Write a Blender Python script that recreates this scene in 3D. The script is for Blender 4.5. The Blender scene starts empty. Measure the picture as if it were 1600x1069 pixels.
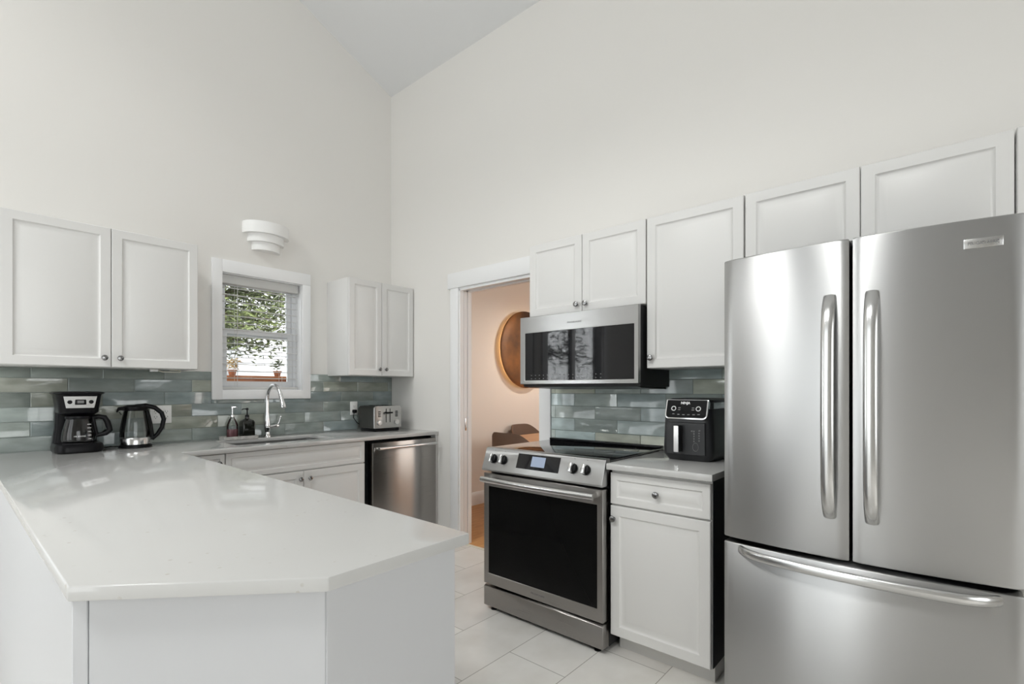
import bpy, bmesh, math, random
from mathutils import Vector, Matrix
random.seed(7)
SC = bpy.context.scene
COL = SC.collection
PI = math.pi

# ------------------------------------------------------------------ camera
cam_d = bpy.data.cameras.new('camera')
cam = bpy.data.objects.new('camera', cam_d); COL.objects.link(cam)
cam_d.sensor_fit = 'HORIZONTAL'; cam_d.sensor_width = 36.0
cam_d.lens = 36.0 * 773.0 / 1600.0
cam_d.shift_y = (609.0 - 534.5) / 1600.0
cam_d.clip_start = 0.02
YAW = math.atan2(670.0, 773.0)
cam.location = (-2.743, -3.864, 1.263)
cam.rotation_euler = (PI / 2, 0, YAW - PI / 2)
SC.camera = cam

# ------------------------------------------------------------------ view, world, daylight
SC.view_settings.view_transform = 'Standard'
SC.view_settings.look = 'None'
SC.view_settings.gamma = 1.0
SC.view_settings.use_curve_mapping = False
SC.view_settings.exposure = 0.62
SC.cycles.use_denoising = True
SC.cycles.max_bounces = 14
SC.cycles.diffuse_bounces = 7
SC.cycles.glossy_bounces = 6
SC.cycles.transmission_bounces = 10
SC.cycles.transparent_max_bounces = 16
SC.cycles.sample_clamp_indirect = 6.0
SC.cycles.caustics_refractive = False
SC.cycles.caustics_reflective = False

W = bpy.data.worlds.new('sky'); SC.world = W; W.use_nodes = True
bg = W.node_tree.nodes['Background']
bg.inputs[0].default_value = (0.93, 0.97, 1.0, 1)
bg.inputs[1].default_value = 1.15


def area_light(name, loc, aim, sx, sy, power, color=(1, 1, 1)):
    d = bpy.data.lights.new(name, 'AREA'); d.shape = 'RECTANGLE'
    d.size = sx; d.size_y = sy; d.energy = power; d.color = color
    o = bpy.data.objects.new(name, d); COL.objects.link(o)
    o.location = loc
    o.rotation_euler = (Vector(aim) - Vector(loc)).to_track_quat('-Z', 'Y').to_euler()
    return o


# daylight by the side window, and by an unseen patio door and front windows placed for light
for nm, yc, wd, pw in (('daylight_patio_south', -2.95, 0.72, 8.0), ('daylight_patio_middle', -1.76, 1.6, 7.5), ('daylight_patio_north', -0.64, 0.56, 7.0)):
    area_light(nm, (-6.80, yc, 1.85), (0, yc, 1.85), wd, 3.4, pw, (1.0, 0.985, 0.965))
area_light('daylight_front', (-3.4, -7.80, 1.9), (-3.4, 0, 1.9), 3.4, 2.6, 50, (1.0, 0.985, 0.965))
area_light('daylight_side', (-7.4, 2.4, 1.8), (-3.9, 0, 1.4), 2.8, 3.0, 290, (0.97, 0.99, 1.0))
sun_d = bpy.data.lights.new('sun', 'SUN'); sun_d.energy = 5.0; sun_d.angle = math.radians(4); sun_d.color = (1.0, 0.97, 0.93)
sun = bpy.data.objects.new('sun', sun_d); COL.objects.link(sun)
sun.rotation_euler = Vector((0.12, 0.72, -0.70)).to_track_quat('-Z', 'Y').to_euler()
for nm, yc in (('skylight_fill_south', -3.05), ('skylight_fill_north', -1.15)):  # overhead fill lamps above the added skylights
    area_light(nm, (-4.72, yc, 5.02), (-4.32, yc, 4.12), 0.85, 1.1, 57, (1.0, 0.985, 0.965))


# ------------------------------------------------------------------ materials
def mat(name, color=(0.8, 0.8, 0.8), rough=0.5, metal=0.0, spec=0.5, **kw):
    m = bpy.data.materials.new(name); m.use_nodes = True
    b = m.node_tree.nodes['Principled BSDF']
    b.inputs['Base Color'].default_value = (*color, 1)
    b.inputs['Roughness'].default_value = rough
    b.inputs['Metallic'].default_value = metal
    b.inputs['Specular IOR Level'].default_value = spec
    for k, v in kw.items():
        b.inputs[k.replace('_', ' ')].default_value = v
    return m


def nodes(m):
    nt = m.node_tree
    return nt, nt.nodes['Principled BSDF'], nt.nodes.new, nt.links.new


def add_bump(m, scale, strength, dist=0.01, stretch=(1, 1, 1), detail=3):
    nt, b, N, L = nodes(m)
    tc = N('ShaderNodeTexCoord'); mp = N('ShaderNodeMapping'); nz = N('ShaderNodeTexNoise'); bp = N('ShaderNodeBump')
    mp.inputs['Scale'].default_value = stretch
    nz.inputs['Scale'].default_value = scale; nz.inputs['Detail'].default_value = detail
    bp.inputs['Strength'].default_value = strength; bp.inputs['Distance'].default_value = dist
    L(tc.outputs['Object'], mp.inputs[0]); L(mp.outputs[0], nz.inputs['Vector'])
    L(nz.outputs[0], bp.inputs['Height']); L(bp.outputs[0], b.inputs['Normal'])
    return nz


def add_mottle(m, c1, c2, scale, detail=4, stretch=(1, 1, 1), lo=0.35, hi=0.65):
    nt, b, N, L = nodes(m)
    tc = N('ShaderNodeTexCoord'); mp = N('ShaderNodeMapping'); nz = N('ShaderNodeTexNoise'); cr = N('ShaderNodeValToRGB')
    mp.inputs['Scale'].default_value = stretch
    nz.inputs['Scale'].default_value = scale; nz.inputs['Detail'].default_value = detail
    cr.color_ramp.elements[0].position = lo; cr.color_ramp.elements[0].color = (*c1, 1)
    cr.color_ramp.elements[1].position = hi; cr.color_ramp.elements[1].color = (*c2, 1)
    L(tc.outputs['Object'], mp.inputs[0]); L(mp.outputs[0], nz.inputs['Vector'])
    L(nz.outputs[0], cr.inputs[0]); L(cr.outputs[0], b.inputs['Base Color'])
    return cr


def brushed(name, color, rough, aniso=0.9, grain=(1, 1, 200)):
    m = mat(name, color, rough, 1.0)
    nt, b, N, L = nodes(m)
    b.inputs['Anisotropic'].default_value = aniso
    b.inputs['Anisotropic Rotation'].default_value = 0.25
    tg = N('ShaderNodeTangent'); tg.direction_type = 'RADIAL'; tg.axis = 'Z'
    L(tg.outputs[0], b.inputs['Tangent'])
    tc = N('ShaderNodeTexCoord'); mp = N('ShaderNodeMapping'); nz = N('ShaderNodeTexNoise'); mr = N('ShaderNodeMapRange')
    mp.inputs['Scale'].default_value = grain
    nz.inputs['Scale'].default_value = 3.0; nz.inputs['Detail'].default_value = 2
    mr.inputs['To Min'].default_value = rough * 0.95; mr.inputs['To Max'].default_value = rough * 1.05
    L(tc.outputs['Object'], mp.inputs[0]); L(mp.outputs[0], nz.inputs['Vector'])
    L(nz.outputs[0], mr.inputs[0]); L(mr.outputs[0], b.inputs['Roughness'])
    return m


def glass_thin(name, tint=(1, 1, 1), refl=1.0, rough=0.0):
    m = bpy.data.materials.new(name); m.use_nodes = True
    nt = m.node_tree; nt.nodes.clear(); N = nt.nodes.new; L = nt.links.new
    out = N('ShaderNodeOutputMaterial'); mx = N('ShaderNodeMixShader'); tr = N('ShaderNodeBsdfTransparent')
    gl = N('ShaderNodeBsdfGlossy'); lw = N('ShaderNodeFresnel'); ml = N('ShaderNodeMath'); ml.operation = 'MULTIPLY'
    lw.inputs['IOR'].default_value = 1.5; ml.inputs[1].default_value = refl
    tr.inputs[0].default_value = (*tint, 1); gl.inputs['Roughness'].default_value = rough
    L(lw.outputs[0], ml.inputs[0]); L(ml.outputs[0], mx.inputs[0]); L(tr.outputs[0], mx.inputs[1]); L(gl.outputs[0], mx.inputs[2])
    L(mx.outputs[0], out.inputs[0])
    return m


M = {}
M['wall'] = mat('wall_paint', (0.765, 0.75, 0.722), 0.6, spec=0.3); add_bump(M['wall'], 220, 0.03, 0.002)
M['ceil'] = mat('ceiling_paint', (0.74, 0.745, 0.75), 0.7, spec=0.2)
M['trim'] = mat('trim_paint', (0.83, 0.835, 0.84), 0.35)
M['dining_wall'] = mat('dining_wall_paint', (0.80, 0.765, 0.725), 0.6, spec=0.3)
M['cab'] = mat('white_thermofoil', (0.69, 0.685, 0.672), 0.33, spec=0.45)
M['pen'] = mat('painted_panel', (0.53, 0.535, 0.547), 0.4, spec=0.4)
M['cab_dark'] = mat('near_black_side', (0.02, 0.02, 0.021), 0.45)  # near-black colour of the right base cabinet's side
M['black'] = mat('black_plastic', (0.005, 0.005, 0.006), 0.3, spec=0.16)
M['black_matte'] = mat('black_matte', (0.012, 0.012, 0.013), 0.55)
M['black_void'] = mat('dark_recess', (0.01, 0.01, 0.01), 0.8, spec=0.1)
M['black_glass'] = mat('black_glass', (0.004, 0.004, 0.005), 0.03, spec=0.4)
M['oven_glass'] = mat('oven_glass', (0.004, 0.004, 0.004), 0.06, spec=0.12)
M['cooktop'] = mat('cooktop_glass', (0.012, 0.012, 0.013), 0.04, spec=0.9, IOR=1.9)
M['display_field'] = mat('display_reflection_glow', (0.02, 0.025, 0.035), 0.05, Emission_Color=(0.55, 0.66, 0.85, 1), Emission_Strength=0.35)  # glow paints a window reflection onto the range display
M['steel'] = brushed('brushed_steel', (0.46, 0.46, 0.458), 0.33)
M['steel_dark'] = brushed('brushed_dark_steel', (0.36, 0.345, 0.33), 0.28)
M['steel_smooth'] = mat('satin_steel', (0.62, 0.62, 0.615), 0.22, 1.0)
M['chrome'] = mat('chrome', (0.78, 0.78, 0.79), 0.06, 1.0)
M['bright'] = mat('bright_satin_metal', (0.9, 0.9, 0.9), 0.45, 0.85)
M['nickel'] = mat('dark_nickel', (0.30, 0.30, 0.30), 0.22, 1.0)
M['sink_steel'] = mat('sink_steel', (0.45, 0.45, 0.45), 0.3, 1.0)
M['white_plastic'] = mat('white_plastic', (0.82, 0.82, 0.81), 0.35)
M['vinyl'] = mat('white_vinyl', (0.86, 0.87, 0.89), 0.35)
M['blind'] = mat('white_blind', (0.80, 0.80, 0.79), 0.45)
def _blind():
    nt, b, N, L = nodes(M['blind'])
    tl = N('ShaderNodeBsdfTranslucent'); tl.inputs[0].default_value = (0.85, 0.85, 0.83, 1)
    mx = N('ShaderNodeMixShader'); mx.inputs[0].default_value = 0.35
    out = nt.nodes['Material Output']
    L(b.outputs[0], mx.inputs[1]); L(tl.outputs[0], mx.inputs[2]); L(mx.outputs[0], out.inputs[0])
_blind()
M['ivory'] = mat('ivory_plastic', (0.75, 0.72, 0.62), 0.4)
M['plaster'] = mat('white_plaster', (0.86, 0.86, 0.85), 0.4)
M['glass'] = glass_thin('clear_glass', (0.93, 0.95, 0.95), 1.0)
M['pane'] = glass_thin('window_glass', (0.97, 0.98, 0.98), 0.7)
M['smoke_glass'] = glass_thin('carafe_glass', (0.55, 0.55, 0.56), 1.4)
M['pink'] = mat('pink_soap', (0.55, 0.24, 0.27), 0.15); M['pink'].node_tree.nodes['Principled BSDF'].inputs['Transmission Weight'].default_value = 0.35
M['amber'] = mat('dark_amber_glass', (0.012, 0.013, 0.010), 0.08)
M['tray'] = mat('stone_tray', (0.55, 0.54, 0.52), 0.35); add_mottle(M['tray'], (0.48, 0.47, 0.45), (0.66, 0.65, 0.62), 60)
M['print_white'] = mat('white_print', (0.85, 0.85, 0.85), 0.5)
M['print_dark'] = mat('dark_print', (0.05, 0.05, 0.05), 0.5)
M['print_grey'] = mat('grey_print', (0.18, 0.18, 0.18), 0.45)
M['charcoal'] = mat('charcoal_plastic', (0.022, 0.023, 0.025), 0.42)
M['toaster'] = brushed('toaster_steel', (0.17, 0.16, 0.152), 0.33, 0.5)
M['toaster_face'] = brushed('toaster_face_steel', (0.48, 0.48, 0.47), 0.3, 0.5)
M['fabric'] = mat('taupe_fabric', (0.17, 0.118, 0.092), 0.85, spec=0.2); add_bump(M['fabric'], 400, 0.25, 0.003)
M['oak'] = mat('oak_top', (0.5, 0.26, 0.11), 0.4); add_mottle(M['oak'], (0.42, 0.19, 0.07), (0.58, 0.32, 0.14), 6, stretch=(1, 14, 14))
M['floor_wood'] = mat('honey_wood_floor', (0.5, 0.26, 0.09), 0.3)
add_mottle(M['floor_wood'], (0.44, 0.20, 0.055), (0.60, 0.32, 0.11), 5, stretch=(1, 9, 1))
M['bronze'] = mat('aged_copper', (0.3, 0.14, 0.06), 0.5, 0.6); add_mottle(M['bronze'], (0.10, 0.055, 0.033), (0.36, 0.155, 0.05), 3.2, 8, lo=0.33, hi=0.72)
M['led'] = bpy.data.materials.new('warm_light_strip'); M['led'].use_nodes = True
_b = M['led'].node_tree.nodes['Principled BSDF']
_b.inputs['Emission Color'].default_value = (1.0, 0.55, 0.2, 1); _b.inputs['Emission Strength'].default_value = 14.0
M['bark'] = mat('bark', (0.09, 0.07, 0.05), 0.9)
M['leaf'] = mat('leaf', (0.12, 0.20, 0.045), 0.5)
add_mottle(M['leaf'], (0.045, 0.06, 0.022), (0.17, 0.21, 0.07), 9, 2)
M['straw'] = mat('dry_grass', (0.42, 0.28, 0.10), 0.8)
M['siding'] = mat('white_siding', (0.62, 0.63, 0.66), 0.6)
M['cedar'] = mat('cedar_board', (0.38, 0.12, 0.035), 0.6); add_mottle(M['cedar'], (0.22, 0.07, 0.025), (0.36, 0.13, 0.04), 7, stretch=(1, 8, 8))
M['terracotta'] = mat('terracotta', (0.30, 0.11, 0.05), 0.8)
M['grass'] = mat('ground_gravel', (0.35, 0.34, 0.30), 0.9)
M['sofa'] = mat('grey_sofa_cloth', (0.12, 0.12, 0.13), 0.9)
M['dark_wood'] = mat('dark_wood', (0.06, 0.04, 0.03), 0.4)

# white quartz with small flecks
M['quartz'] = mat('white_quartz', (0.78, 0.78, 0.765), 0.07, spec=0.5)
def _quartz():
    nt, b, N, L = nodes(M['quartz'])
    tc = N('ShaderNodeTexCoord')
    vo = N('ShaderNodeTexVoronoi'); vo.inputs['Scale'].default_value = 34
    nz = N('ShaderNodeTexNoise'); nz.inputs['Scale'].default_value = 19; nz.inputs['Detail'].default_value = 1
    r1 = N('ShaderNodeValToRGB'); r1.color_ramp.elements[0].position = 0.11; r1.color_ramp.elements[0].color = (1, 1, 1, 1)
    r1.color_ramp.elements[1].position = 0.16; r1.color_ramp.elements[1].color = (0, 0, 0, 1)
    r2 = N('ShaderNodeValToRGB'); r2.color_ramp.elements[0].position = 0.55; r2.color_ramp.elements[1].position = 0.66
    mu = N('ShaderNodeMath'); mu.operation = 'MULTIPLY'
    m2 = N('ShaderNodeMath'); m2.operation = 'MULTIPLY'; m2.inputs[1].default_value = 0.55
    mx = N('ShaderNodeMix'); mx.data_type = 'RGBA'
    mx.inputs['A'].default_value = (0.53, 0.528, 0.518, 1); mx.inputs['B'].default_value = (0.40, 0.36, 0.31, 1)
    L(tc.outputs['Object'], vo.inputs['Vector']); L(tc.outputs['Object'], nz.inputs['Vector'])
    L(vo.outputs['Distance'], r1.inputs[0]); L(nz.outputs[0], r2.inputs[0])
    L(r1.outputs[0], mu.inputs[0]); L(r2.outputs[0], mu.inputs[1]); L(mu.outputs[0], m2.inputs[0])
    L(m2.outputs[0], mx.inputs['Factor']); L(mx.outputs['Result'], b.inputs['Base Color'])
_quartz()

# kitchen floor: 0.63 x 0.322 m porcelain in running bond
M['floor'] = mat('porcelain_floor', (0.7, 0.69, 0.66), 0.28)
def _floor():
    nt, b, N, L = nodes(M['floor'])
    tc = N('ShaderNodeTexCoord'); mp = N('ShaderNodeMapping'); br = N('ShaderNodeTexBrick')
    mp.inputs['Location'].default_value = (0.95 + 0.63 * 9, 1.973 + 0.322 * 30 + 0.322, 0)
    br.offset = 0.5; br.inputs['Scale'].default_value = 1.0
    br.inputs['Brick Width'].default_value = 0.63; br.inputs['Row Height'].default_value = 0.322
    br.inputs['Mortar Size'].default_value = 0.0022; br.inputs['Mortar Smooth'].default_value = 0.3
    br.inputs['Color1'].default_value = (0.82, 0.805, 0.775, 1); br.inputs['Color2'].default_value = (0.74, 0.72, 0.695, 1)
    br.inputs['Mortar'].default_value = (0.36, 0.34, 0.31, 1)
    nz = N('ShaderNodeTexNoise'); nz.inputs['Scale'].default_value = 4; nz.inputs['Detail'].default_value = 5
    mx = N('ShaderNodeMix'); mx.data_type = 'RGBA'; mx.blend_type = 'MULTIPLY'; mx.inputs['Factor'].default_value = 1.0
    cr = N('ShaderNodeValToRGB'); cr.color_ramp.elements[0].color = (0.86, 0.85, 0.83, 1); cr.color_ramp.elements[1].color = (1.0, 1.0, 1.0, 1)
    cr.color_ramp.elements[0].position = 0.3; cr.color_ramp.elements[1].position = 0.65
    L(tc.outputs['Object'], mp.inputs[0]); L(mp.outputs[0], br.inputs['Vector']); L(tc.outputs['Object'], nz.inputs['Vector'])
    L(nz.outputs[0], cr.inputs[0]); L(br.outputs[0], mx.inputs['A']); L(cr.outputs[0], mx.inputs['B'])
    L(mx.outputs['Result'], b.inputs['Base Color'])
_floor()

# hand-made glazed tile: tint stored per tile
M['tile'] = mat('glazed_tile', (0.3, 0.35, 0.33), 0.10, spec=0.8)
def _tile():
    nt, b, N, L = nodes(M['tile'])
    at = N('ShaderNodeAttribute'); at.attribute_name = 'tile_tint'
    tc = N('ShaderNodeTexCoord'); nz = N('ShaderNodeTexNoise'); nz.inputs['Scale'].default_value = 7; nz.inputs['Detail'].default_value = 6
    mp = N('ShaderNodeMapping'); mp.inputs['Scale'].default_value = (1, 1, 3)
    cr = N('ShaderNodeValToRGB'); cr.color_ramp.elements[0].color = (0.78, 0.78, 0.77, 1); cr.color_ramp.elements[1].color = (1.12, 1.12, 1.12, 1)
    cr.color_ramp.elements[0].position = 0.3; cr.color_ramp.elements[1].position = 0.7
    mx = N('ShaderNodeMix'); mx.data_type = 'RGBA'; mx.blend_type = 'MULTIPLY'; mx.inputs['Factor'].default_value = 1.0
    n2 = N('ShaderNodeTexNoise'); n2.inputs['Scale'].default_value = 16; n2.inputs['Detail'].default_value = 2
    bp = N('ShaderNodeBump'); bp.inputs['Strength'].default_value = 0.12; bp.inputs['Distance'].default_value = 0.005
    L(tc.outputs['Object'], mp.inputs[0]); L(mp.outputs[0], nz.inputs['Vector']); L(nz.outputs[0], cr.inputs[0])
    L(at.outputs['Color'], mx.inputs['A']); L(cr.outputs[0], mx.inputs['B']); L(mx.outputs['Result'], b.inputs['Base Color'])
    L(tc.outputs['Object'], n2.inputs['Vector']); L(n2.outputs[0], bp.inputs['Height']); L(bp.outputs[0], b.inputs['Normal'])
_tile()
M['grout'] = mat('grout', (0.26, 0.29, 0.28), 0.8)


# ------------------------------------------------------------------ mesh helpers
class B:
    """collects shapes for ONE mesh"""
    def __init__(s): s.bm = bmesh.new()

    def _merge(s, t):
        me = bpy.data.meshes.new('tmp'); t.to_mesh(me); t.free(); s.bm.from_mesh(me); bpy.data.meshes.remove(me)

    def box(s, x0, x1, y0, y1, z0, z1, bevel=0.0, seg=2):
        t = bmesh.new(); bmesh.ops.create_cube(t, size=1.0)
        for v in t.verts:
            v.co = Vector(((x0 + x1) / 2 + v.co.x * (x1 - x0), (y0 + y1) / 2 + v.co.y * (y1 - y0), (z0 + z1) / 2 + v.co.z * (z1 - z0)))
        if bevel > 0:
            bmesh.ops.bevel(t, geom=t.edges[:], offset=bevel, segments=seg, affect='EDGES', profile=0.5)
        s._merge(t); return s

    def prism(s, pts, z0, z1, holes=(), f=lambda a, b, c: (a, b, c), bevel=0.0, seg=2):
        """2-D outline (with holes) between two levels; f maps (a, b, level) into space"""
        t = bmesh.new(); es = []
        for loop in [pts] + list(holes):
            vs = [t.verts.new((p[0], p[1], 0)) for p in loop]
            for i in range(len(vs)): es.append(t.edges.new((vs[i], vs[(i + 1) % len(vs)])))
        bmesh.ops.triangle_fill(t, use_beauty=True, use_dissolve=False, edges=es)
        bmesh.ops.dissolve_limit(t, angle_limit=0.01, verts=t.verts[:], edges=t.edges[:]) if not holes else None
        r = bmesh.ops.extrude_face_region(t, geom=t.faces[:])
        up = [g for g in r['geom'] if isinstance(g, bmesh.types.BMVert)]
        upset = set(up)
        for v in t.verts: v.co.z = z1 if v in upset else z0
        if bevel > 0:
            t.normal_update()
            ee = [e for e in t.edges if len(e.link_faces) == 2 and e.calc_face_angle(0) > 0.5]
            bmesh.ops.bevel(t, geom=ee, offset=bevel, segments=seg, affect='EDGES', profile=0.5)
        for v in t.verts: v.co = Vector(f(*v.co))
        bmesh.ops.recalc_face_normals(t, faces=t.faces[:])
        s._merge(t); return s

    def lathe(s, prof, c=(0, 0, 0), seg=32, axis='z', sx=1.0, sy=1.0, a0=0.0, a1=2 * PI, cap=True):
        t = bmesh.new(); full = abs(a1 - a0 - 2 * PI) < 1e-6
        n = seg if full else seg + 1; rows = []
        for r, z in prof:
            row = []
            for i in range(n):
                a = a0 + (a1 - a0) * i / seg
                row.append(t.verts.new((r * math.cos(a) * sx, r * math.sin(a) * sy, z)))
            rows.append(row)
        for k in range(len(rows) - 1):
            for i in range(seg):
                j = (i + 1) % n
                t.faces.new((rows[k][i], rows[k][j], rows[k + 1][j], rows[k + 1][i]))
        if cap:
            for row in (rows[0], rows[-1]):
                t.faces.new(row)
        bmesh.ops.remove_doubles(t, verts=t.verts[:], dist=1e-6)
        for v in t.verts:
            x, y, z = v.co
            if axis == 'x': v.co = Vector((z, x, y))
            elif axis == '-x': v.co = Vector((-z, y, x))
            elif axis == '-y': v.co = Vector((x, -z, y))
            elif axis == 'y': v.co = Vector((y, z, x))
            v.co += Vector(c)
        bmesh.ops.recalc_face_normals(t, faces=t.faces[:])
        s._merge(t); return s

    def tube(s, pts, r, seg=10, flat=None, cap=True):
        """sweep a circle (or ellipse: flat=(a, b, up)) along points; r number or list"""
        P = [Vector(p) for p in pts]; t = bmesh.new(); rows = []
        up = Vector(flat[2]) if flat else None
        prev = None
        for i, p in enumerate(P):
            d = (P[min(i + 1, len(P) - 1)] - P[max(i - 1, 0)]).normalized()
            if up is not None:
                a = up - d * up.dot(d); a.normalize(); b = d.cross(a)
            else:
                if prev is None:
                    ref = Vector((0, 0, 1)) if abs(d.z) < 0.9 else Vector((1, 0, 0))
                    a = (ref - d * ref.dot(d)).normalized()
                else:
                    a = (prev - d * prev.dot(d)).normalized()
                b = d.cross(a)
            prev = a
            rr = r[i] if isinstance(r, (list, tuple)) else r
            ra, rb = (flat[0] * rr, flat[1] * rr) if flat else (rr, rr)
            rows.append([t.verts.new(p + a * ra * math.cos(2 * PI * k / seg) + b * rb * math.sin(2 * PI * k / seg)) for k in range(seg)])
        for k in range(len(rows) - 1):
            for i in range(seg):
                j = (i + 1) % seg
                t.faces.new((rows[k][i], rows[k][j], rows[k + 1][j], rows[k + 1][i]))
        if cap:
            t.faces.new(rows[0]); t.faces.new(rows[-1])
        bmesh.ops.recalc_face_normals(t, faces=t.faces[:])
        s._merge(t); return s

    def loops(s, rows, cap0=True, cap1=True, closed=True):
        t = bmesh.new(); R = [[t.verts.new(p) for p in row] for row in rows]; n = len(R[0])
        for k in range(len(R) - 1):
            for i in range(n if closed else n - 1):
                j = (i + 1) % n
                t.faces.new((R[k][i], R[k][j], R[k + 1][j], R[k + 1][i]))
        if cap0: t.faces.new(R[0])
        if cap1: t.faces.new(R[-1])
        bmesh.ops.recalc_face_normals(t, faces=t.faces[:])
        s._merge(t); return s


def obj(name, b, m, parent=None, smooth=True, ang=0.7):
    bm = b.bm if isinstance(b, B) else b
    root = parent
    while root is not None and root.parent is not None: root = root.parent
    if root is not None and not root.get('_local'):
        off = Vector(root.location)
        for v in bm.verts: v.co -= off
    me = bpy.data.meshes.new(name)
    bm.to_mesh(me); bm.free()
    me.materials.append(M[m] if isinstance(m, str) else m)
    if smooth:
        for p in me.polygons: p.use_smooth = True
        me.set_sharp_from_angle(angle=ang)
    o = bpy.data.objects.new(name, me); COL.objects.link(o)
    if parent is not None: o.parent = parent
    return o


def thing(name, label, cat, loc=(0, 0, 0), rotz=0.0, group=None, local=False):
    o = bpy.data.objects.new(name, None); COL.objects.link(o)
    o.empty_display_size = 0.05
    o.location = loc; o.rotation_euler = (0, 0, rotz)
    o['label'] = label; o['category'] = cat
    if group: o['group'] = group
    if local: o['_local'] = 1
    return o


def tag(o, label, cat, group=None):
    o['label'] = label; o['category'] = cat
    if group: o['group'] = group
    return o


def struct(name, b, m, parent=None):
    o = obj(name, b, m, parent)
    o['kind'] = 'structure'
    return o


def text_bm(s, size, O, u, v, depth=0.0006, width=None, bold=0.0):
    """raised lettering: origin O = centre, u = reading direction, v = up"""
    cu = bpy.data.curves.new('txt', 'FONT'); cu.body = s; cu.size = size
    cu.align_x = 'CENTER'; cu.align_y = 'CENTER'; cu.extrude = depth; cu.resolution_u = 2; cu.offset = bold
    o = bpy.data.objects.new('txt', cu); COL.objects.link(o)
    bpy.context.view_layer.update()
    me = bpy.data.meshes.new_from_object(o.evaluated_get(bpy.context.evaluated_depsgraph_get()))
    bm = bmesh.new(); bm.from_mesh(me)
    bpy.data.objects.remove(o); bpy.data.curves.remove(cu); bpy.data.meshes.remove(me)
    xs = [q.co.x for q in bm.verts]
    k = width / (max(xs) - min(xs)) if width else 1.0
    cx = (max(xs) + min(xs)) / 2
    u = Vector(u).normalized(); v = Vector(v).normalized(); n = u.cross(v)
    for q in bm.verts: q.co = Vector(O) + u * ((q.co.x - cx) * k) + v * q.co.y + n * q.co.z
    return bm


# cabinet door / drawer front: routed groove and raised centre field
def panel(O, u, n, w, h, t=0.02, s=1.0):
    O = Vector(O); u = Vector(u); n = Vector(n); z = Vector((0, 0, 1))
    rings = [(0.0, 0.0), (0.0, t - 0.003), (0.003, t), (0.046 * s, t), (0.050 * s, t - 0.005), (0.055 * s, t - 0.0075),
             (0.061 * s, t - 0.0075), (0.084 * s, t - 0.0015), (0.088 * s, t - 0.0005)]
    b = B(); rows = []
    for i, c in rings:
        rows.append([O + u * a + z * e + n * c for a, e in ((i, i), (w - i, i), (w - i, h - i), (i, h - i))])
    b.loops(rows)
    return b


def knob_bm(p, n):
    ax = {(0, -1): '-y', (-1, 0): '-x'}[(int(n[0]), int(n[1]))]
    b = B()
    b.lathe([(0.0075, 0), (0.0075, 0.004), (0.005, 0.007), (0.005, 0.013), (0.0135, 0.016), (0.0155, 0.020), (0.0135, 0.0235), (0.006, 0.026), (0.0, 0.0265)],
            p, 20, ax)
    return b


NY = (0, -1, 0); NX = (-1, 0, 0)
UX = (1, 0, 0); UY = (0, -1, 0)


def cabinet_door(par, O, u, n, w, h, knob=None, name='door', s=1.0):
    g = 0.0015
    O = Vector(O) + Vector(u) * g + Vector((0, 0, g))
    d = obj(name, panel(O, u, n, w - 2 * g, h - 2 * g, 0.02, s), 'cab', par, ang=0.5)
    if knob:
        p = O + Vector(u) * (knob[0] - g) + Vector((0, 0, knob[1] - g)) + Vector(n) * 0.0195
        k = obj('knob', knob_bm(p, n), 'nickel', d); k['label'] = 'small dark nickel knob'
    return d


# ------------------------------------------------------------------ room shell
PITCH = 0.4386; RIDGE = -3.25; EAVE = 3.985; XB = -6.5; YF = -7.5
def roof_z(x): return EAVE + PITCH * (-x if x > RIDGE else (x - XB))
WIN1 = (-1.438, -0.855, 1.258, 2.10)
WIN2 = (-4.62, -3.18, 0.35, 2.4)
def rect(a0, a1, b0, b1): return [(a0, b0), (a1, b0), (a1, b1), (a0, b1)]

gable = [(XB, 0), (0.0, 0), (0.0, roof_z(0)), (RIDGE, roof_z(RIDGE)), (XB, roof_z(XB))]
struct('wall_left', B().prism(gable, 0, 0.17, [rect(WIN1[0], WIN1[1], WIN1[2], WIN1[3]), rect(*WIN2)], lambda a, b, c: (a, c, b)), 'wall')
FW = [rect(-5.1, -1.7, 0.6, 3.2)]
struct('wall_front', B().prism(gable, 0, 0.15, FW, lambda a, b, c: (a, YF - c, b)), 'wall')
DY0, DY1, DZ = -0.925, -1.753, 2.075
struct('wall_right', B().prism([(0.17, 0), (DY0, 0), (DY0, DZ), (DY1, DZ), (DY1, 0), (YF, 0), (YF, EAVE + 0.1), (0.17, EAVE + 0.1)], 0, 0.12, (),
                               lambda a, b, c: (c, a, b)), 'wall')
PW = [rect(-3.3, -0.4, 0.05, 3.6)]
struct('wall_back', B().prism(rect(YF, 0.17, 0, EAVE), 0, 0.15, PW, lambda a, b, c: (XB - c, a, b)), 'wall')
b = B().prism(rect(RIDGE, 0.0, YF, 0.0), 0.0, 0.12, (), lambda a, b, c: (a, b, roof_z(a) + c))
b.prism(rect(XB, RIDGE, YF, 0.0), 0.0, 0.12, [rect(-5.25, -4.15, -3.52, -2.58), rect(-5.25, -4.15, -1.62, -0.68)], lambda a, b, c: (a, b, roof_z(a) + c))
struct('ceiling', b, 'ceil')
struct('floor', B().box(XB, 0.06, YF, 0.0, -0.12, 0.0), 'floor')
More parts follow.
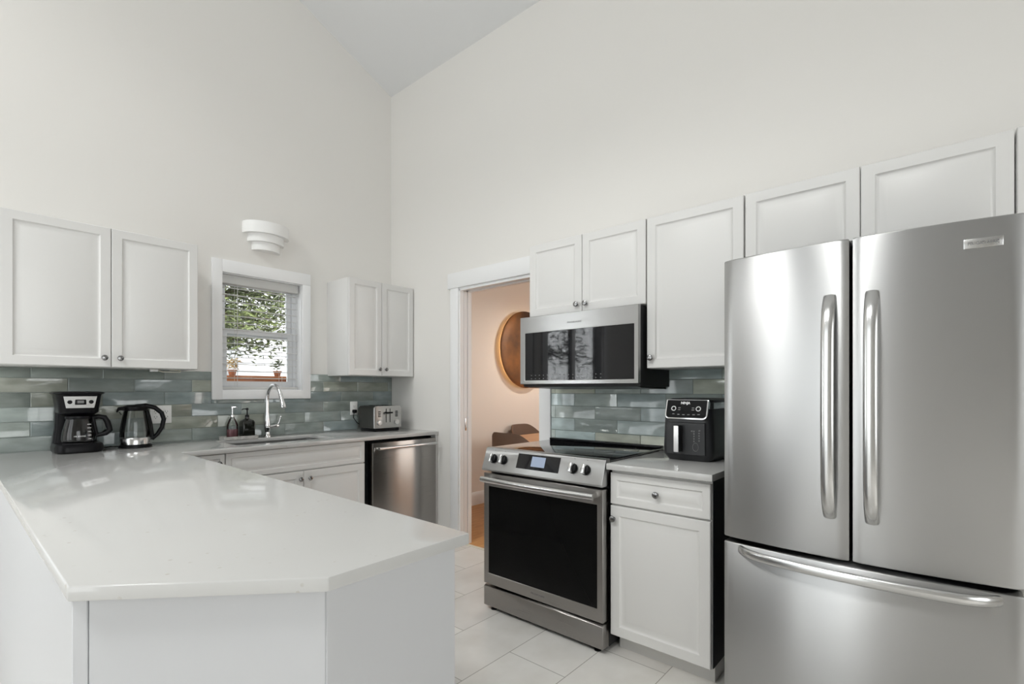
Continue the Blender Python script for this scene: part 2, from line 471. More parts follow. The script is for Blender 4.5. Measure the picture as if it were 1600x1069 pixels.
# dining room beyond the doorway
DX1 = 4.3; DYS = -3.9
struct('floor_dining', B().box(0.06, DX1, DYS, 0.0, -0.12, 0.0), 'floor_wood')
struct('wall_dining_left', B().box(0.12, DX1 + 0.15, 0.0, 0.15, 0, 2.75), 'dining_wall')
struct('wall_dining_right', B().box(0.12, DX1 + 0.15, DYS - 0.15, DYS, 0, 2.75), 'dining_wall')
struct('wall_dining_back', B().box(DX1, DX1 + 0.15, DYS, 0.0, 0, 2.75), 'dining_wall')
struct('ceiling_dining', B().box(0.12, DX1 + 0.15, DYS - 0.15, 0.15, 2.62, 2.75), 'ceil')
struct('baseboard_dining', B().prism([(0, 0), (-0.016, 0), (-0.016, 0.10), (-0.010, 0.115), (-0.006, 0.135), (0, 0.14)], 0.12, DX1, (), lambda a, b, c: (c, a, b)), 'trim')
struct('trim_1', B().box(0.045, 0.075, DY1, DY0, 0.0, 0.006, 0.002), 'ivory')      # threshold strip
# doorway casing: header, two legs, jamb lining
struct('trim_2', B().box(-0.022, 0.0, -1.875, -0.803, 2.085, 2.21, 0.003), 'trim')
struct('trim_3', B().box(-0.018, 0.0, -0.925, -0.832, 0.0, 2.085, 0.003), 'trim')
struct('trim_4', B().box(-0.018, 0.0, -1.847, -1.753, 0.0, 2.085, 0.003), 'trim')
b = B(); b.box(-0.004, 0.034, DY0 - 0.012, DY0, 0, DZ); b.box(0.084, 0.124, DY0 - 0.012, DY0, 0, DZ)
b.box(-0.004, 0.124, DY1, DY1 + 0.012, 0, DZ); b.box(-0.004, 0.034, DY1, DY0, DZ - 0.012, DZ + 0.01); b.box(0.084, 0.124, DY1, DY0, DZ - 0.012, DZ + 0.01)
b.box(0.03, 0.09, DY1, DY0, DZ - 0.001, DZ + 0.01)
struct('trim_5', b, 'trim')
d1 = struct('door_1', B().box(0.039, 0.079, DY0 - 0.010, DY0, 0.012, DZ - 0.015, 0.002), 'trim')
obj('edge_pull', B().box(0.051, 0.067, DY0 - 0.0125, DY0 - 0.008, 0.93, 1.03, 0.002).box(0.057, 0.061, DY0 - 0.0145, DY0 - 0.010, 0.96, 1.0), 'steel_smooth', d1)
struct('baseboard_right', B().box(-0.014, 0.0, -0.83, -0.67, 0.0, 0.12, 0.003), 'trim')
struct('baseboard_left', B().box(XB, -2.62, -0.014, 0.0, 0.0, 0.12, 0.003), 'trim')

# kitchen window
x0, x1, z0, z1 = WIN1
w1 = struct('window_1', B().prism(rect(x0, x1, z0, z1), 0.09, 0.15, [rect(x0 + 0.03, x1 - 0.03, z0 + 0.03, z1 - 0.03)], lambda a, b, c: (a, c, b)), 'vinyl')
def sash(name, xa, xb, za, zb, ya, yb, w, par):
    s = obj(name, B().prism(rect(xa, xb, za, zb), ya, yb, [rect(xa + w, xb - w, za + w, zb - w)], lambda a, b, c: (a, c, b), 0.003, 1), 'vinyl', par)
    obj('pane', B().box(xa + w - 0.004, xb - w + 0.004, (ya + yb) / 2 - 0.003, (ya + yb) / 2 + 0.003, za + w - 0.004, zb - w + 0.004), 'pane', s)
    return s
sash('upper_sash', x0 + 0.03, x1 - 0.03, 1.665, z1 - 0.03, 0.122, 0.146, 0.035, w1)
ls = sash('lower_sash', x0 + 0.03, x1 - 0.03, z0 + 0.03, 1.715, 0.094, 0.120, 0.038, w1)
lk = B(); lk.box(-1.18, -1.12, 0.086, 0.10, 1.712, 1.722, 0.002); lk.lathe([(0.012, 0), (0.012, 0.012), (0.0, 0.013)], (-1.15, 0.094, 1.72), 14)
obj('sash_lock', lk, 'white_plastic', w1)
obj('lining', B().prism(rect(x0 - 0.001, x1 + 0.001, z0 - 0.001, z1 + 0.001), 0.0, 0.09, [rect(x0 + 0.006, x1 - 0.006, z0 + 0.006, z1 - 0.006)], lambda a, b, c: (a, c, b)), 'trim', w1)
b = B()
b.box(-1.505, x0, -0.02, 0, z0 - 0.065, 2.19, 0.002); b.box(x1, -0.789, -0.02, 0, z0 - 0.065, z1 + 0.001, 0.002)
b.box(x0, -0.789, -0.021, 0, z1, 2.19, 0.002); b.box(x0, x1, -0.02, 0, z0 - 0.065, z0, 0.002)
obj('casing', b, 'trim', w1)
# living-room windows (one along the left wall; those behind the camera unseen, added to light the kitchen and show in its steel and glass)
def plain_window(name, a0, a1, z0, z1, f, cols):
    w = struct(name, B().prism(rect(a0 - 0.001, a1 + 0.001, z0 - 0.001, z1 + 0.001), 0.0, 0.15, [rect(a0 + 0.05, a1 - 0.05, z0 + 0.05, z1 - 0.05)], f), 'vinyl')
    for i in range(1, cols):
        c = a0 + (a1 - a0) * i / cols
        obj('mullion', B().prism(rect(c - 0.04, c + 0.04, z0 + 0.05, z1 - 0.05), 0.05, 0.12, (), f), 'vinyl', w)
    obj('pane', B().prism(rect(a0 + 0.045, a1 - 0.045, z0 + 0.045, z1 - 0.045), 0.08, 0.086, (), f), 'pane', w)
    bb = 0.09
    obj('casing', B().prism(rect(a0 - bb, a1 + bb, z0 - bb if not 0 <= z0 < 0.1 else 0.0, z1 + bb), -0.02, 0.0, [rect(a0, a1, z0, z1)], f), 'trim', w)
    return w
plain_window('window_2', *WIN2, lambda a, b, c: (a, c, b), 2)
plain_window('window_3', -5.1, -1.7, 0.6, 3.2, lambda a, b, c: (a, YF - c, b), 3)
plain_window('window_4', -3.3, -0.4, 0.05, 3.6, lambda a, b, c: (XB - c, a, b), 2)
for nm, yc in (('added_skylight_south', -3.05), ('added_skylight_north', -1.15)):  # made-up skylights, added to let in overhead light
    plain_window(nm, -5.25, -4.15, yc - 0.47, yc + 0.47, lambda a, b, c: (a, b, roof_z(a) + c), 1)

# ------------------------------------------------------------------ tiled backsplashes
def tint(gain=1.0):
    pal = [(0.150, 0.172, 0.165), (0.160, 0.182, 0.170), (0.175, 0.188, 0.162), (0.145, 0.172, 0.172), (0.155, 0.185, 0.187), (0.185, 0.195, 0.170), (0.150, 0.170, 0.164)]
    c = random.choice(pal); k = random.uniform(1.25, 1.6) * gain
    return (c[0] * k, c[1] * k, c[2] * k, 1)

def backsplash(name, a0, a1, zb, ztop, zs, aoff, L, H, f, holes, label, gain=1.22):
    """tiles laid in running bond between a0..a1; f(a, z, depth) maps to the wall"""
    bm = bmesh.new(); lay = bm.loops.layers.float_color.new('tile_tint'); G = 0.0012
    def cut(r, hs):
        rs = [r]
        for h in hs:
            out = []
            for (p0, p1, q0, q1) in rs:
                if p1 <= h[0] or p0 >= h[1] or q1 <= h[2] or q0 >= h[3]: out.append((p0, p1, q0, q1)); continue
                if p0 < h[0]: out.append((p0, h[0], q0, q1))
                if p1 > h[1]: out.append((h[1], p1, q0, q1))
                a_, b_ = max(p0, h[0]), min(p1, h[1])
                if q0 < h[2]: out.append((a_, b_, q0, h[2]))
                if q1 > h[3]: out.append((a_, b_, h[3], q1))
            rs = out
        return rs
    row = 0
    z = zs
    while z < ztop:
        z_lo, z_hi = max(z, zb), min(z + H, ztop)
        a = aoff + (L / 2 if row % 2 else 0.0)
        while a > a0: a -= L
        while a < a1:
            p0, p1 = max(a, a0), min(a + L, a1)
            if p1 - p0 > 0.004 and z_hi - z_lo > 0.004:
                col = tint(gain); tx = random.uniform(-0.0007, 0.0007); tz = random.uniform(-0.0007, 0.0007)
                for (q0, q1, r0, r1) in cut((p0, p1, z_lo, z_hi), holes):
                    if q1 - q0 < 0.006 or r1 - r0 < 0.006: continue
                    rows = []
                    for ins, dep in ((G, 0.002), (G, 0.0072), (G + 0.0022, 0.0092)):
                        rows.append([bm.verts.new(f(x, y, dep + (tx if x == q0 + ins else -tx) * (dep > 0.008) + (tz if y == r0 + ins else -tz) * (dep > 0.008)))
                                     for x, y in ((q0 + ins, r0 + ins), (q1 - ins, r0 + ins), (q1 - ins, r1 - ins), (q0 + ins, r1 - ins))])
                    fs = []
                    for k in (0, 1):
                        for i in range(4):
                            j = (i + 1) % 4; fs.append(bm.faces.new((rows[k][i], rows[k][j], rows[k + 1][j], rows[k + 1][i])))
                    fs.append(bm.faces.new(rows[2]))
                    for fc in fs:
                        for lp in fc.loops: lp[lay] = col
            a += L
        z += H; row += 1
    bmesh.ops.recalc_face_normals(bm, faces=bm.faces[:])
    o = tag(obj(name, bm, 'tile'), label, 'backsplash')
    g = B()
    for (q0, q1, r0, r1) in cut((a0, a1, zb, ztop), holes):
        g.prism(rect(q0, q1, r0, r1), 0.0, 0.006, (), lambda a, b, c: f(a, b, c))
    obj('grout', g, 'grout', o)
    return o

backsplash('backsplash', -2.60, -0.0, 0.914, 1.388, 0.917 - 0.0825, -2.416, 0.3165, 0.0825, lambda a, z, d: (a, -d - 0.001, z),
           [(-1.505, -0.789, 1.192, 1.5)], 'grey-green glazed tile backsplash running behind the sink and coffee maker under the window')
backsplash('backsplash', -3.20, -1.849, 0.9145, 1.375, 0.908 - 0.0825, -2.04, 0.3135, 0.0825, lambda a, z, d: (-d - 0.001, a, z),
           [], 'shiny blue-grey tile backsplash between the range and the microwave, reflected light painted into its tint', 2.4)  # raised gain paints this wall's reflected light into the tile colour

# ------------------------------------------------------------------ worktops
CT = 0.914; CU = 0.886
pen = [(-2.597, -0.001), (-2.597, -2.695), (-2.272, -3.003), (-1.899, -2.995), (-1.866, -0.672), (-0.001, -0.672), (-0.001, -0.001)]
SINK = (-1.525, -0.862, -0.53, -0.15)
b = B().prism(pen, CU, CT, [rect(*SINK)], bevel=0.0035, seg=2)
tag(obj('countertop', b, 'quartz'), 'large white speckled quartz worktop covering the peninsula and the sink run', 'countertop')
tag(obj('countertop', B().box(-0.676, -0.001, -3.157, -2.663, 0.884, CT, 0.003), 'quartz'), 'small white quartz worktop between the range and the refrigerator', 'countertop')

# ------------------------------------------------------------------ base cabinets
# peninsula
t = thing('peninsula_cabinet', 'white panelled peninsula base under the wide quartz worktop in the foreground', 'cabinet', (-2.25, -1.8, 0))
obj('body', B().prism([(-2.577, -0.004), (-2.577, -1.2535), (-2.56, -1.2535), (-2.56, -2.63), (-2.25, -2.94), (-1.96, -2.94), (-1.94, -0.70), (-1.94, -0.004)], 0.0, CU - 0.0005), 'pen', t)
def slab(p, q, th, z0, z1, bev=0.0015):
    p = Vector((*p, 0)); q = Vector((*q, 0)); d = (q - p).normalized(); n = Vector((d.y, -d.x, 0)) * th
    return B().prism([tuple(p.xy), tuple(q.xy), tuple((q - n).xy), tuple((p - n).xy)], z0, z1, bevel=bev, seg=1)
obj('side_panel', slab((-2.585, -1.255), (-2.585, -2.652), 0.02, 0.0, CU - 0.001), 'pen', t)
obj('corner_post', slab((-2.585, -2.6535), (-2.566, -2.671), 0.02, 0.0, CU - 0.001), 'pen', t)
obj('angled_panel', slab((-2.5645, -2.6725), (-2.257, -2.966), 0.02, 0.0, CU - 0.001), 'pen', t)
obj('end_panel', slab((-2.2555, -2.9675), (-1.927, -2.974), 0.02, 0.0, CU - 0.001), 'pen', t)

# narrow drawer unit in the inner corner
FY = -0.62
t = thing('base_cabinet', 'narrow white drawer cabinet in the inner corner left of the sink cabinet', 'cabinet', (-1.78, -0.32, 0))
obj('body', B().box(-1.935, -1.633, FY, -0.002, 0.09, CU - 0.001), 'cab', t)
obj('toe_kick', B().box(-1.935, -1.633, FY + 0.07, FY + 0.085, 0.0, 0.09), 'cab', t)
cabinet_door(t, (-1.932, FY, 0.725), UX, NY, 0.298, 0.155, (0.262, 0.10), 'drawer', 0.55)
cabinet_door(t, (-1.932, FY, 0.092), UX, NY, 0.298, 0.628, (0.262, 0.57))
# sink unit
t = thing('sink_cabinet', 'white sink cabinet with a long false drawer front and two doors', 'cabinet', (-1.16, -0.32, 0))
b = B(); b.box(-1.632, -1.614, FY, -0.002, 0.09, CU - 0.001); b.box(-0.704, -0.686, FY, -0.002, 0.09, CU - 0.001)
b.box(-1.614, -0.704, -0.02, -0.002, 0.09, CU - 0.001); b.box(-1.614, -0.704, FY, -0.02, 0.09, 0.108); b.box(-1.614, -0.704, FY, FY + 0.018, 0.70, CU - 0.001)
obj('body', b, 'cab', t)
obj('toe_kick', B().box(-1.632, -0.686, FY + 0.07, FY + 0.085, 0.0, 0.09), 'cab', t)
cabinet_door(t, (-1.632, FY, 0.725), UX, NY, 0.945, 0.157, None, 'drawer_front', 0.62)
cabinet_door(t, (-1.632, FY, 0.092), UX, NY, 0.479, 0.628, (0.455, 0.575))
cabinet_door(t, (-1.153, FY, 0.092), UX, NY, 0.466, 0.628, (0.040, 0.575))
# sink bowl
t = thing('kitchen_sink', 'undermount stainless steel sink set in the worktop below the window', 'sink', (-1.19, -0.34, 0.66))
xa, xb, ya, yb = SINK
def rrect(xa, xb, ya, yb, r, z, n=6):
    out = []
    for cx, cy, a in ((xb - r, yb - r, 0), (xa + r, yb - r, PI / 2), (xa + r, ya + r, PI), (xb - r, ya + r, 1.5 * PI)):
        for i in range(n + 1):
            q = a + PI / 2 * i / n; out.append((cx + r * math.cos(q), cy + r * math.sin(q), z))
    return out
e = 0.006
b = B().loops([rrect(xa - 0.02, xb + 0.02, ya - 0.02, yb + 0.02, 0.05, CU - 0.0006), rrect(xa - e, xb + e, ya - e, yb + e, 0.04, CU - 0.0008), rrect(xa - e, xb + e, ya - e, yb + e, 0.045, 0.70),
               rrect(xa + 0.01, xb - 0.01, ya + 0.01, yb - 0.01, 0.05, 0.685), rrect(-1.23, -1.15, -0.38, -0.30, 0.039, 0.680)], cap0=False)
obj('bowl', b, 'sink_steel', t)
obj('drain', B().lathe([(0.045, 0), (0.043, 0.004), (0.03, 0.004), (0.028, 0.001), (0.0, 0.001)], (-1.19, -0.34, 0.6805), 24), 'chrome', t)

# dishwasher + end panel
t = thing('dishwasher', 'stainless steel dishwasher with a bar handle at the right end of the sink run', 'dishwasher', (-0.34, -0.33, 0))
obj('tub', B().box(-0.683, -0.025, -0.60, -0.004, 0.0, 0.872), 'black_void', t)
obj('door', B().box(-0.640, -0.027, -0.668, -0.602, 0.11, 0.862, 0.004), 'steel_dark', t)
obj('kick_plate', B().box(-0.640, -0.027, -0.60, -0.585, 0.0, 0.105), 'black_matte', t)
b = B(); hz = 0.822
b.tube([(-0.612, -0.712, hz), (-0.055, -0.712, hz)], 0.012, 14)
for hx in (-0.597, -0.07): b.tube([(hx, -0.667, hz), (hx, -0.712, hz)], 0.009, 10)
obj('handle', b, 'steel_smooth', t)
tag(obj('end_panel', B().box(-0.0225, -0.002, -0.655, -0.002, 0.0, CU - 0.001, 0.001), 'cab'), 'narrow white end panel between the dishwasher and the right wall', 'panel')

# right-hand base cabinet
FX = -0.62
t = thing('base_cabinet', 'white base cabinet with one drawer and one door between range and refrigerator', 'cabinet', (-0.31, -2.90, 0))
obj('body', B().box(FX, -0.002, -3.139, -2.665, 0.088, 0.8835), 'cab', t)
o = obj('side_panel', B().box(FX + 0.001, -0.002, -3.1425, -3.1395, 0.089, 0.883), 'cab_dark', t); o['label'] = 'dark side panel'
obj('toe_kick', B().box(-0.558, -0.002, -3.128, -2.672, 0.0, 0.088), 'cab', t)
cabinet_door(t, (FX, -2.664, 0.716), UY, NX, 0.475, 0.152, (0.2375, 0.075), 'drawer', 0.72)
cabinet_door(t, (FX, -2.664, 0.089), UY, NX, 0.475, 0.622, (0.022, 0.560))

# ------------------------------------------------------------------ wall cabinets
def wall_cab_left(label, x0, x1, z0, z1, split, k1, k2):
    t = thing('wall_cabinet', label, 'cabinet', ((x0 + x1) / 2, -0.16, z0), 0, 'white wall cabinets')
    obj('body', B().box(x0, x1, -0.3185, -0.001, z0, z1, 0.001), 'cab', t)
    cabinet_door(t, (x0, -0.32, z0), UX, NY, split - x0, z1 - z0, k1)
    cabinet_door(t, (split, -0.32, z0), UX, NY, x1 - split, z1 - z0, k2)
    return t
wall_cab_left('white two-door wall cabinet left of the window above the coffee maker', -2.556, -1.686, 1.389, 2.172, -2.116, (0.408, 0.052), (0.038, 0.052))
wall_cab_left('small white two-door wall cabinet right of the window above the toaster', -0.637, -0.008, 1.377, 2.156, -0.333, (0.278, 0.055), (0.034, 0.055))
def wall_cab_right(label, y0, y1, z0, z1, doors):
    t = thing('wall_cabinet', label, 'cabinet', (-0.16, (y0 + y1) / 2, z0), 0, 'white wall cabinets')
    obj('body', B().box(-0.3185, -0.001, y1, y0, z0, z1, 0.001), 'cab', t)
    for (ya, yb, k) in doors:
        cabinet_door(t, (-0.32, ya, z0), UY, NX, ya - yb, z1 - z0, k)
    return t
wall_cab_right('short white two-door wall cabinet directly above the microwave', -1.910, -2.7035, 1.710, 2.156, [(-1.926, -2.310, (0.352, 0.045)), (-2.310, -2.703, (0.028, 0.045))])
wall_cab_right('white single-door wall cabinet between microwave and refrigerator above the air fryer', -2.7065, -3.184, 1.373, 2.156, [(-2.707, -3.1835, (0.026, 0.055))])
wall_cab_right('white two-door wall cabinet above the refrigerator', -3.188, -4.056, 1.80, 2.157, [(-3.188, -3.621, None), (-3.621, -4.056, None)])
wall_cab_right('white wall cabinet cut off at the right edge past the refrigerator', -4.059, -4.50, 1.40, 2.16, [(-4.059, -4.50, (0.03, 0.055))])
# small clip and wire loop under the left cabinet
t = thing('under_cabinet_clip', 'small white clip with a thin loop under the left wall cabinet', 'clip', (-1.82, -0.2, 1.388))
obj('clip', B().box(-1.905, -1.865, -0.212, -0.19, 1.374, 1.3885, 0.003), 'white_plastic', t)
obj('loop', B().tube([(-1.868, -0.2, 1.382), (-1.84, -0.2, 1.374), (-1.79, -0.2, 1.3735), (-1.745, -0.2, 1.375), (-1.74, -0.2, 1.380), (-1.75, -0.2, 1.3855), (-1.80, -0.2, 1.3855)], 0.0025, 8), 'ivory', t)

# ------------------------------------------------------------------ refrigerator
RY0, RY1 = -3.226, -4.046; RC = -3.640
def front_x(y, edge=-0.745, bulge=0.036):
    q = (y - RC) / 0.41
    return edge - bulge * (1 - q * q)
def curved(y0, y1, z0, z1, back=-0.66, n=22, r=0.006):
    """door slab with a gently bowed front"""
    b = B(); ys = [y0 + (y1 - y0) * i / n for i in range(n + 1)]
    rows = []
    def ring(z, ins):
        s_ = 1 if y1 < y0 else -1
        yy = [y - s_ * ins * (1 - 2 * i / n) for i, y in enumerate(ys)]
        out = [(front_x(y) + ins, y, z) for y in yy]
        out[0] = (out[0][0] + r * 0.6, out[0][1], z); out[-1] = (out[-1][0] + r * 0.6, out[-1][1], z)
        return out + [(back, yy[-1], z), (back, yy[0], z)]
    for z, ins in ((z0, r), (z0 + r * 0.4, r * 0.3), (z0 + r, 0), (z1 - r, 0), (z1 - r * 0.4, r * 0.3), (z1, r)): rows.append(ring(z, ins))
    return b.loops(rows)
t = thing('refrigerator', 'stainless steel french door refrigerator with a bottom freezer drawer at the right', 'refrigerator', (-0.4, RC, 0))
obj('cabinet', B().box(-0.655, -0.03, RY1 + 0.004, RY0 - 0.004, 0.012, 1.752, 0.003), 'charcoal', t)
obj('gasket', B().box(-0.69, -0.64, RY1 + 0.012, RY0 - 0.012, 0.05, 1.745), 'black_void', t)
dl = obj('door', curved(RY0, RC + 0.005, 0.694, 1.764), 'steel', t, ang=0.5)
dr = obj('door', curved(RC - 0.005, RY1, 0.694, 1.764), 'steel', t, ang=0.5)
fd = obj('freezer_drawer', curved(RY0, RY1, 0.055, 0.678, n=40), 'steel', t, ang=0.5)
for yh in (RC, RY0 - 0.04, RY1 + 0.04): obj('hinge_cover', B().box(-0.70, -0.60, yh - 0.03, yh + 0.03, 1.7525, 1.775, 0.004), 'charcoal', t)
obj('grille', B().box(-0.70, -0.66, RY1 + 0.01, RY0 - 0.01, 0.0, 0.05), 'charcoal', t)
def vhandle(y, z0, z1, par):
    pts = []; n = 24; fx = front_x(y)
    for i in range(n + 1):
        q = i / n; bow = 0.046 * (1 - (2 * q - 1) ** 8) + 0.012 * math.sin(PI * q)
        pts.append((fx + 0.004 - bow, y, z0 + (z1 - z0) * q))
    return obj('handle', B().tube(pts, 1.0, 20, flat=(0.0195, 0.0095, (0, 1, 0))), 'steel_smooth', par)
vhandle(-3.581, 0.834, 1.578, dl)
vhandle(-3.697, 0.834, 1.578, dr)
pts = []; n = 36; ya, yb = -3.288, -3.992
for i in range(n + 1):
    q = i / n; y = ya + (yb - ya) * q
    pts.append((front_x(y) + 0.004 - 0.042 * (1 - (2 * q - 1) ** 10) - 0.010 * math.sin(PI * q), y, 0.655 + 0.0 * q))
obj('handle', B().tube(pts, 1.0, 20, flat=(0.0175, 0.0095, (0, 0, 1))), 'steel_smooth', fd)
def skew(yc): # badge follows the bowed door
    e_ = 0.001; d = Vector((front_x(yc - e_) - front_x(yc + e_), -2 * e_, 0)).normalized(); return d
yc = -3.957; u_ = skew(yc); nrm = Vector((-1, 0, 0)); fx = front_x(yc)
bd = B().box(-0.043, 0.043, -0.0145, 0.0145, 0, 0.003, 0.0014)
for v in bd.bm.verts: v.co = Vector((fx, yc, 1.691)) + u_ * v.co.x + Vector((0, 0, v.co.y)) + u_.cross(Vector((0, 0, 1))) * (v.co.z - 0.0012)
bo = obj('badge', bd, 'steel_smooth', dr); bo['label'] = 'small raised metal badge with dark lettering'
obj('lettering', text_bm('FRIGIDAIRE', 0.0115, Vector((fx, yc, 1.691)) + u_.cross(Vector((0, 0, 1))) * 0.0021, u_, (0, 0, 1), 0.0005, 0.068, 0.0003), 'print_grey', bo)

# ------------------------------------------------------------------ range
GY0, GY1 = -1.868, -2.656; GX = -0.690
t = thing('range', 'stainless steel slide-in electric range with a black glass oven door', 'range', (-0.35, -2.26, 0))
obj('body', B().box(-0.628, -0.0125, GY1 + 0.003, GY0 - 0.003, 0.022, 0.903), 'black_matte', t)
ck = obj('cooktop', B().box(-0.652, -0.0125, GY1 + 0.001, GY0 - 0.001, 0.9045, 0.927, 0.003), 'cooktop', t); ck['label'] = 'black ceramic glass cooktop'
obj('rear_trim', B().box(-0.055, -0.0125, GY1 + 0.001, GY0 - 0.001, 0.9265, 0.940, 0.003), 'black', t)
# sloped control panel
cpz0, cpz1 = 0.800, 0.930
prof = [(-0.628, cpz0), (GX - 0.012, cpz0), (GX - 0.016, cpz0 + 0.010), (-0.664, cpz1 - 0.004), (-0.655, cpz1), (-0.628, cpz1)]
cp = obj('control_panel', B().prism(prof, GY1, GY0, (), lambda a, b, c: (a, c, b), 0.001, 1), 'steel', t, ang=0.3)
P0 = Vector((GX - 0.016, 0, cpz0 + 0.010)); P1 = Vector((-0.664, 0, cpz1 - 0.004)); sv = (P1 - P0); SL = sv.length; sv.normalize(); pn = Vector((0, -1, 0)).cross(sv); 
if pn.x > 0: pn = -pn
def onpanel(y, s, d=0.0): return Vector((0, y, 0)) + P0 + sv * (s * SL) + pn * d
def panelbox(y0, y1, s0, s1, d0, d1, bev=0.0):
    bb = B().box(0, abs(y1 - y0), 0, (s1 - s0) * SL, d0, d1, bev)
    o_ = onpanel(max(y0, y1), s0)
    for v in bb.bm.verts: v.co = o_ + Vector((0, -1, 0)) * v.co.x + sv * v.co.y + pn * v.co.z
    return bb
ds = obj('display', panelbox(-2.117, -2.398, 0.24, 0.90, -0.001, 0.0012), 'black_glass', cp)
obj('display_field', panelbox(-2.215, -2.305, 0.38, 0.82, 0.001, 0.0016), 'display_field', ds)  # glowing patch in place of light reflected by the display glass
for yk in (-1.942, -2.016, -2.482, -2.556):
    kb = B().lathe([(0.026, 0.0), (0.026, 0.004), (0.0235, 0.006), (0.0225, 0.014), (0.020, 0.016), (0.0, 0.016)], (0, 0, 0), 28)
    c_ = onpanel(yk, 0.52); Rm = Matrix((Vector((0, -1, 0)), sv, pn)).transposed()
    for v in kb.bm.verts: v.co = c_ + Rm @ v.co
    ko = obj('knob', kb, 'black', cp)
    gb = B().box(-0.0085, 0.0085, -0.024, 0.024, 0.0145, 0.036, 0.004)
    for v in gb.bm.verts: v.co = c_ + Rm @ v.co
    g_ = obj('grip', gb, 'steel_smooth', ko); g_['label'] = 'bright steel knob grip'
    mk = text_bm('o', 0.009, onpanel(yk, 0.93, 0.0003), (0, -1, 0), sv, 0.0003)
    obj('mark', mk, 'print_dark', cp)
# oven door with window and curved handle
dd = obj('oven_door', B().prism(rect(GY1 + 0.002, GY0 - 0.002, 0.152, 0.786), -0.633, GX, [rect(-2.622, -1.906, 0.214, 0.712)], lambda a, b, c: (c, a, b), 0.002, 1), 'steel_dark', t)
wn = obj('oven_window', B().box(GX + 0.003, GX + 0.02, -2.6225, -1.9055, 0.2135, 0.7125), 'oven_glass', dd)
hb = B(); pts = []
for i in range(25):
    q = i / 24; y = -1.893 + (-2.628 + 1.893) * q
    pts.append((GX - 0.046 - 0.014 * math.sin(PI * q), y, 0.757))
hb.tube(pts, 1.0, 18, flat=(0.0165, 0.012, (0, 0, 1)))
for y in (-1.91, -2.611): hb.box(GX - 0.042, GX + 0.001, y - 0.012, y + 0.012, 0.745, 0.769, 0.003)
obj('handle', hb, 'steel_smooth', dd)
obj('lettering', text_bm('FRIGIDAIRE', 0.012, (GX - 0.0006, -2.262, 0.183), (0, -1, 0), (0, 0, 1), 0.0005, 0.09), 'print_grey', dd)
obj('storage_drawer', B().prism([(-0.633, 0.026), (GX, 0.026), (GX, 0.134), (GX + 0.012, 0.141), (-0.633, 0.141)], GY1 + 0.002, GY0 - 0.002, (), lambda a, b, c: (a, c, b), 0.002, 1), 'steel_dark', t)
for y in (GY0 - 0.05, GY1 + 0.05):
    for x in (-0.60, -0.08): obj('foot', B().lathe([(0.018, 0), (0.018, 0.006), (0.009, 0.008), (0.009, 0.024)], (x if x > -0.3 else -0.655, y, 0), 14), 'black', t)

# ------------------------------------------------------------------ microwave
MX = -0.402; MY0, MY1 = -1.902, -2.692; MZ0, MZ1 = 1.296, 1.704
t = thing('microwave', 'stainless steel over-the-range microwave with a dark glass door', 'microwave', (-0.2, -2.297, MZ0))
obj('case', B().box(-0.372, -0.011, MY1 + 0.003, MY0 - 0.003, MZ0 - 0.016, MZ1 - 0.002, 0.002), 'black_matte', t)
b = B().prism(rect(MY1, MY0, MZ0, MZ1), -0.374, MX, [rect(-2.668, -1.940, 1.318, 1.606)], lambda a, b, c: (c, a, b), 0.002, 1)
dd = obj('door', b, 'steel', t)
obj('window', B().box(MX + 0.002, MX + 0.02, -2.6685, -1.9395, 1.3175, 1.6065), 'black_glass', dd)
obj('lettering', text_bm('FRIGIDAIRE', 0.013, (MX - 0.0006, -2.300, 1.646), (0, -1, 0), (0, 0, 1), 0.0005, 0.095), 'print_grey', dd)
for r_ in range(2):
    for c_ in range(17):
        y = -1.99 - c_ * 0.030; obj('touch_key', B().box(MX + 0.0012, MX + 0.0021, y - 0.0035, y + 0.0035, 1.327 + r_ * 0.02, 1.331 + r_ * 0.02), 'print_grey', dd)
obj('vent_lip', B().prism([(-0.37, MZ0 - 0.0165), (-0.02, MZ0 - 0.0165), (-0.02, MZ0 - 0.03), (-0.33, MZ0 - 0.022)], MY1 + 0.02, MY0 - 0.02, (), lambda a, b, c: (a, c, b)), 'black', t)

# ------------------------------------------------------------------ faucet
t = thing('faucet', 'tall chrome gooseneck faucet rising behind the sink', 'faucet', (-1.158, -0.085, CT))
fxx, fy = -1.158, -0.085
obj('base', B().lathe([(0.028, 0), (0.028, 0.006), (0.022, 0.014), (0.019, 0.035), (0.022, 0.055), (0.024, 0.085), (0.019, 0.125), (0.0145, 0.165), (0.013, 0.18)], (fxx, fy, CT), 24), 'chrome', t)
pts = [(fxx, fy, CT + 0.17), (fxx, fy, CT + 0.24)]; R_ = 0.098
for i in range(17):
    a = PI - PI * 0.90 * i / 16; pts.append((fxx + 0.012 * (i / 16), fy - R_ - R_ * math.cos(a), CT + 0.285 + R_ * math.sin(a)))
sp = obj('spout', B().tube(pts, 0.0125, 14), 'chrome', t)
e = Vector(pts[-1]); d_ = (Vector(pts[-1]) - Vector(pts[-2])).normalized()
obj('spray_head', B().tube([e - d_ * 0.004, e + d_ * 0.02, e + d_ * 0.05, e + d_ * 0.085, e + d_ * 0.105], [0.0145, 0.0145, 0.0155, 0.021, 0.0195], 16), 'chrome', sp)
b = B(); b.tube([(fxx + 0.012, fy, CT + 0.070), (fxx + 0.045, fy, CT + 0.074), (fxx + 0.075, fy, CT + 0.078), (fxx + 0.085, fy, CT + 0.079)], [0.013, 0.014, 0.017, 0.012], 14)
b.tube([(fxx + 0.072, fy, CT + 0.078), (fxx + 0.086, fy - 0.004, CT + 0.105), (fxx + 0.094, fy - 0.008, CT + 0.14)], [0.006, 0.0048, 0.0065], 10)
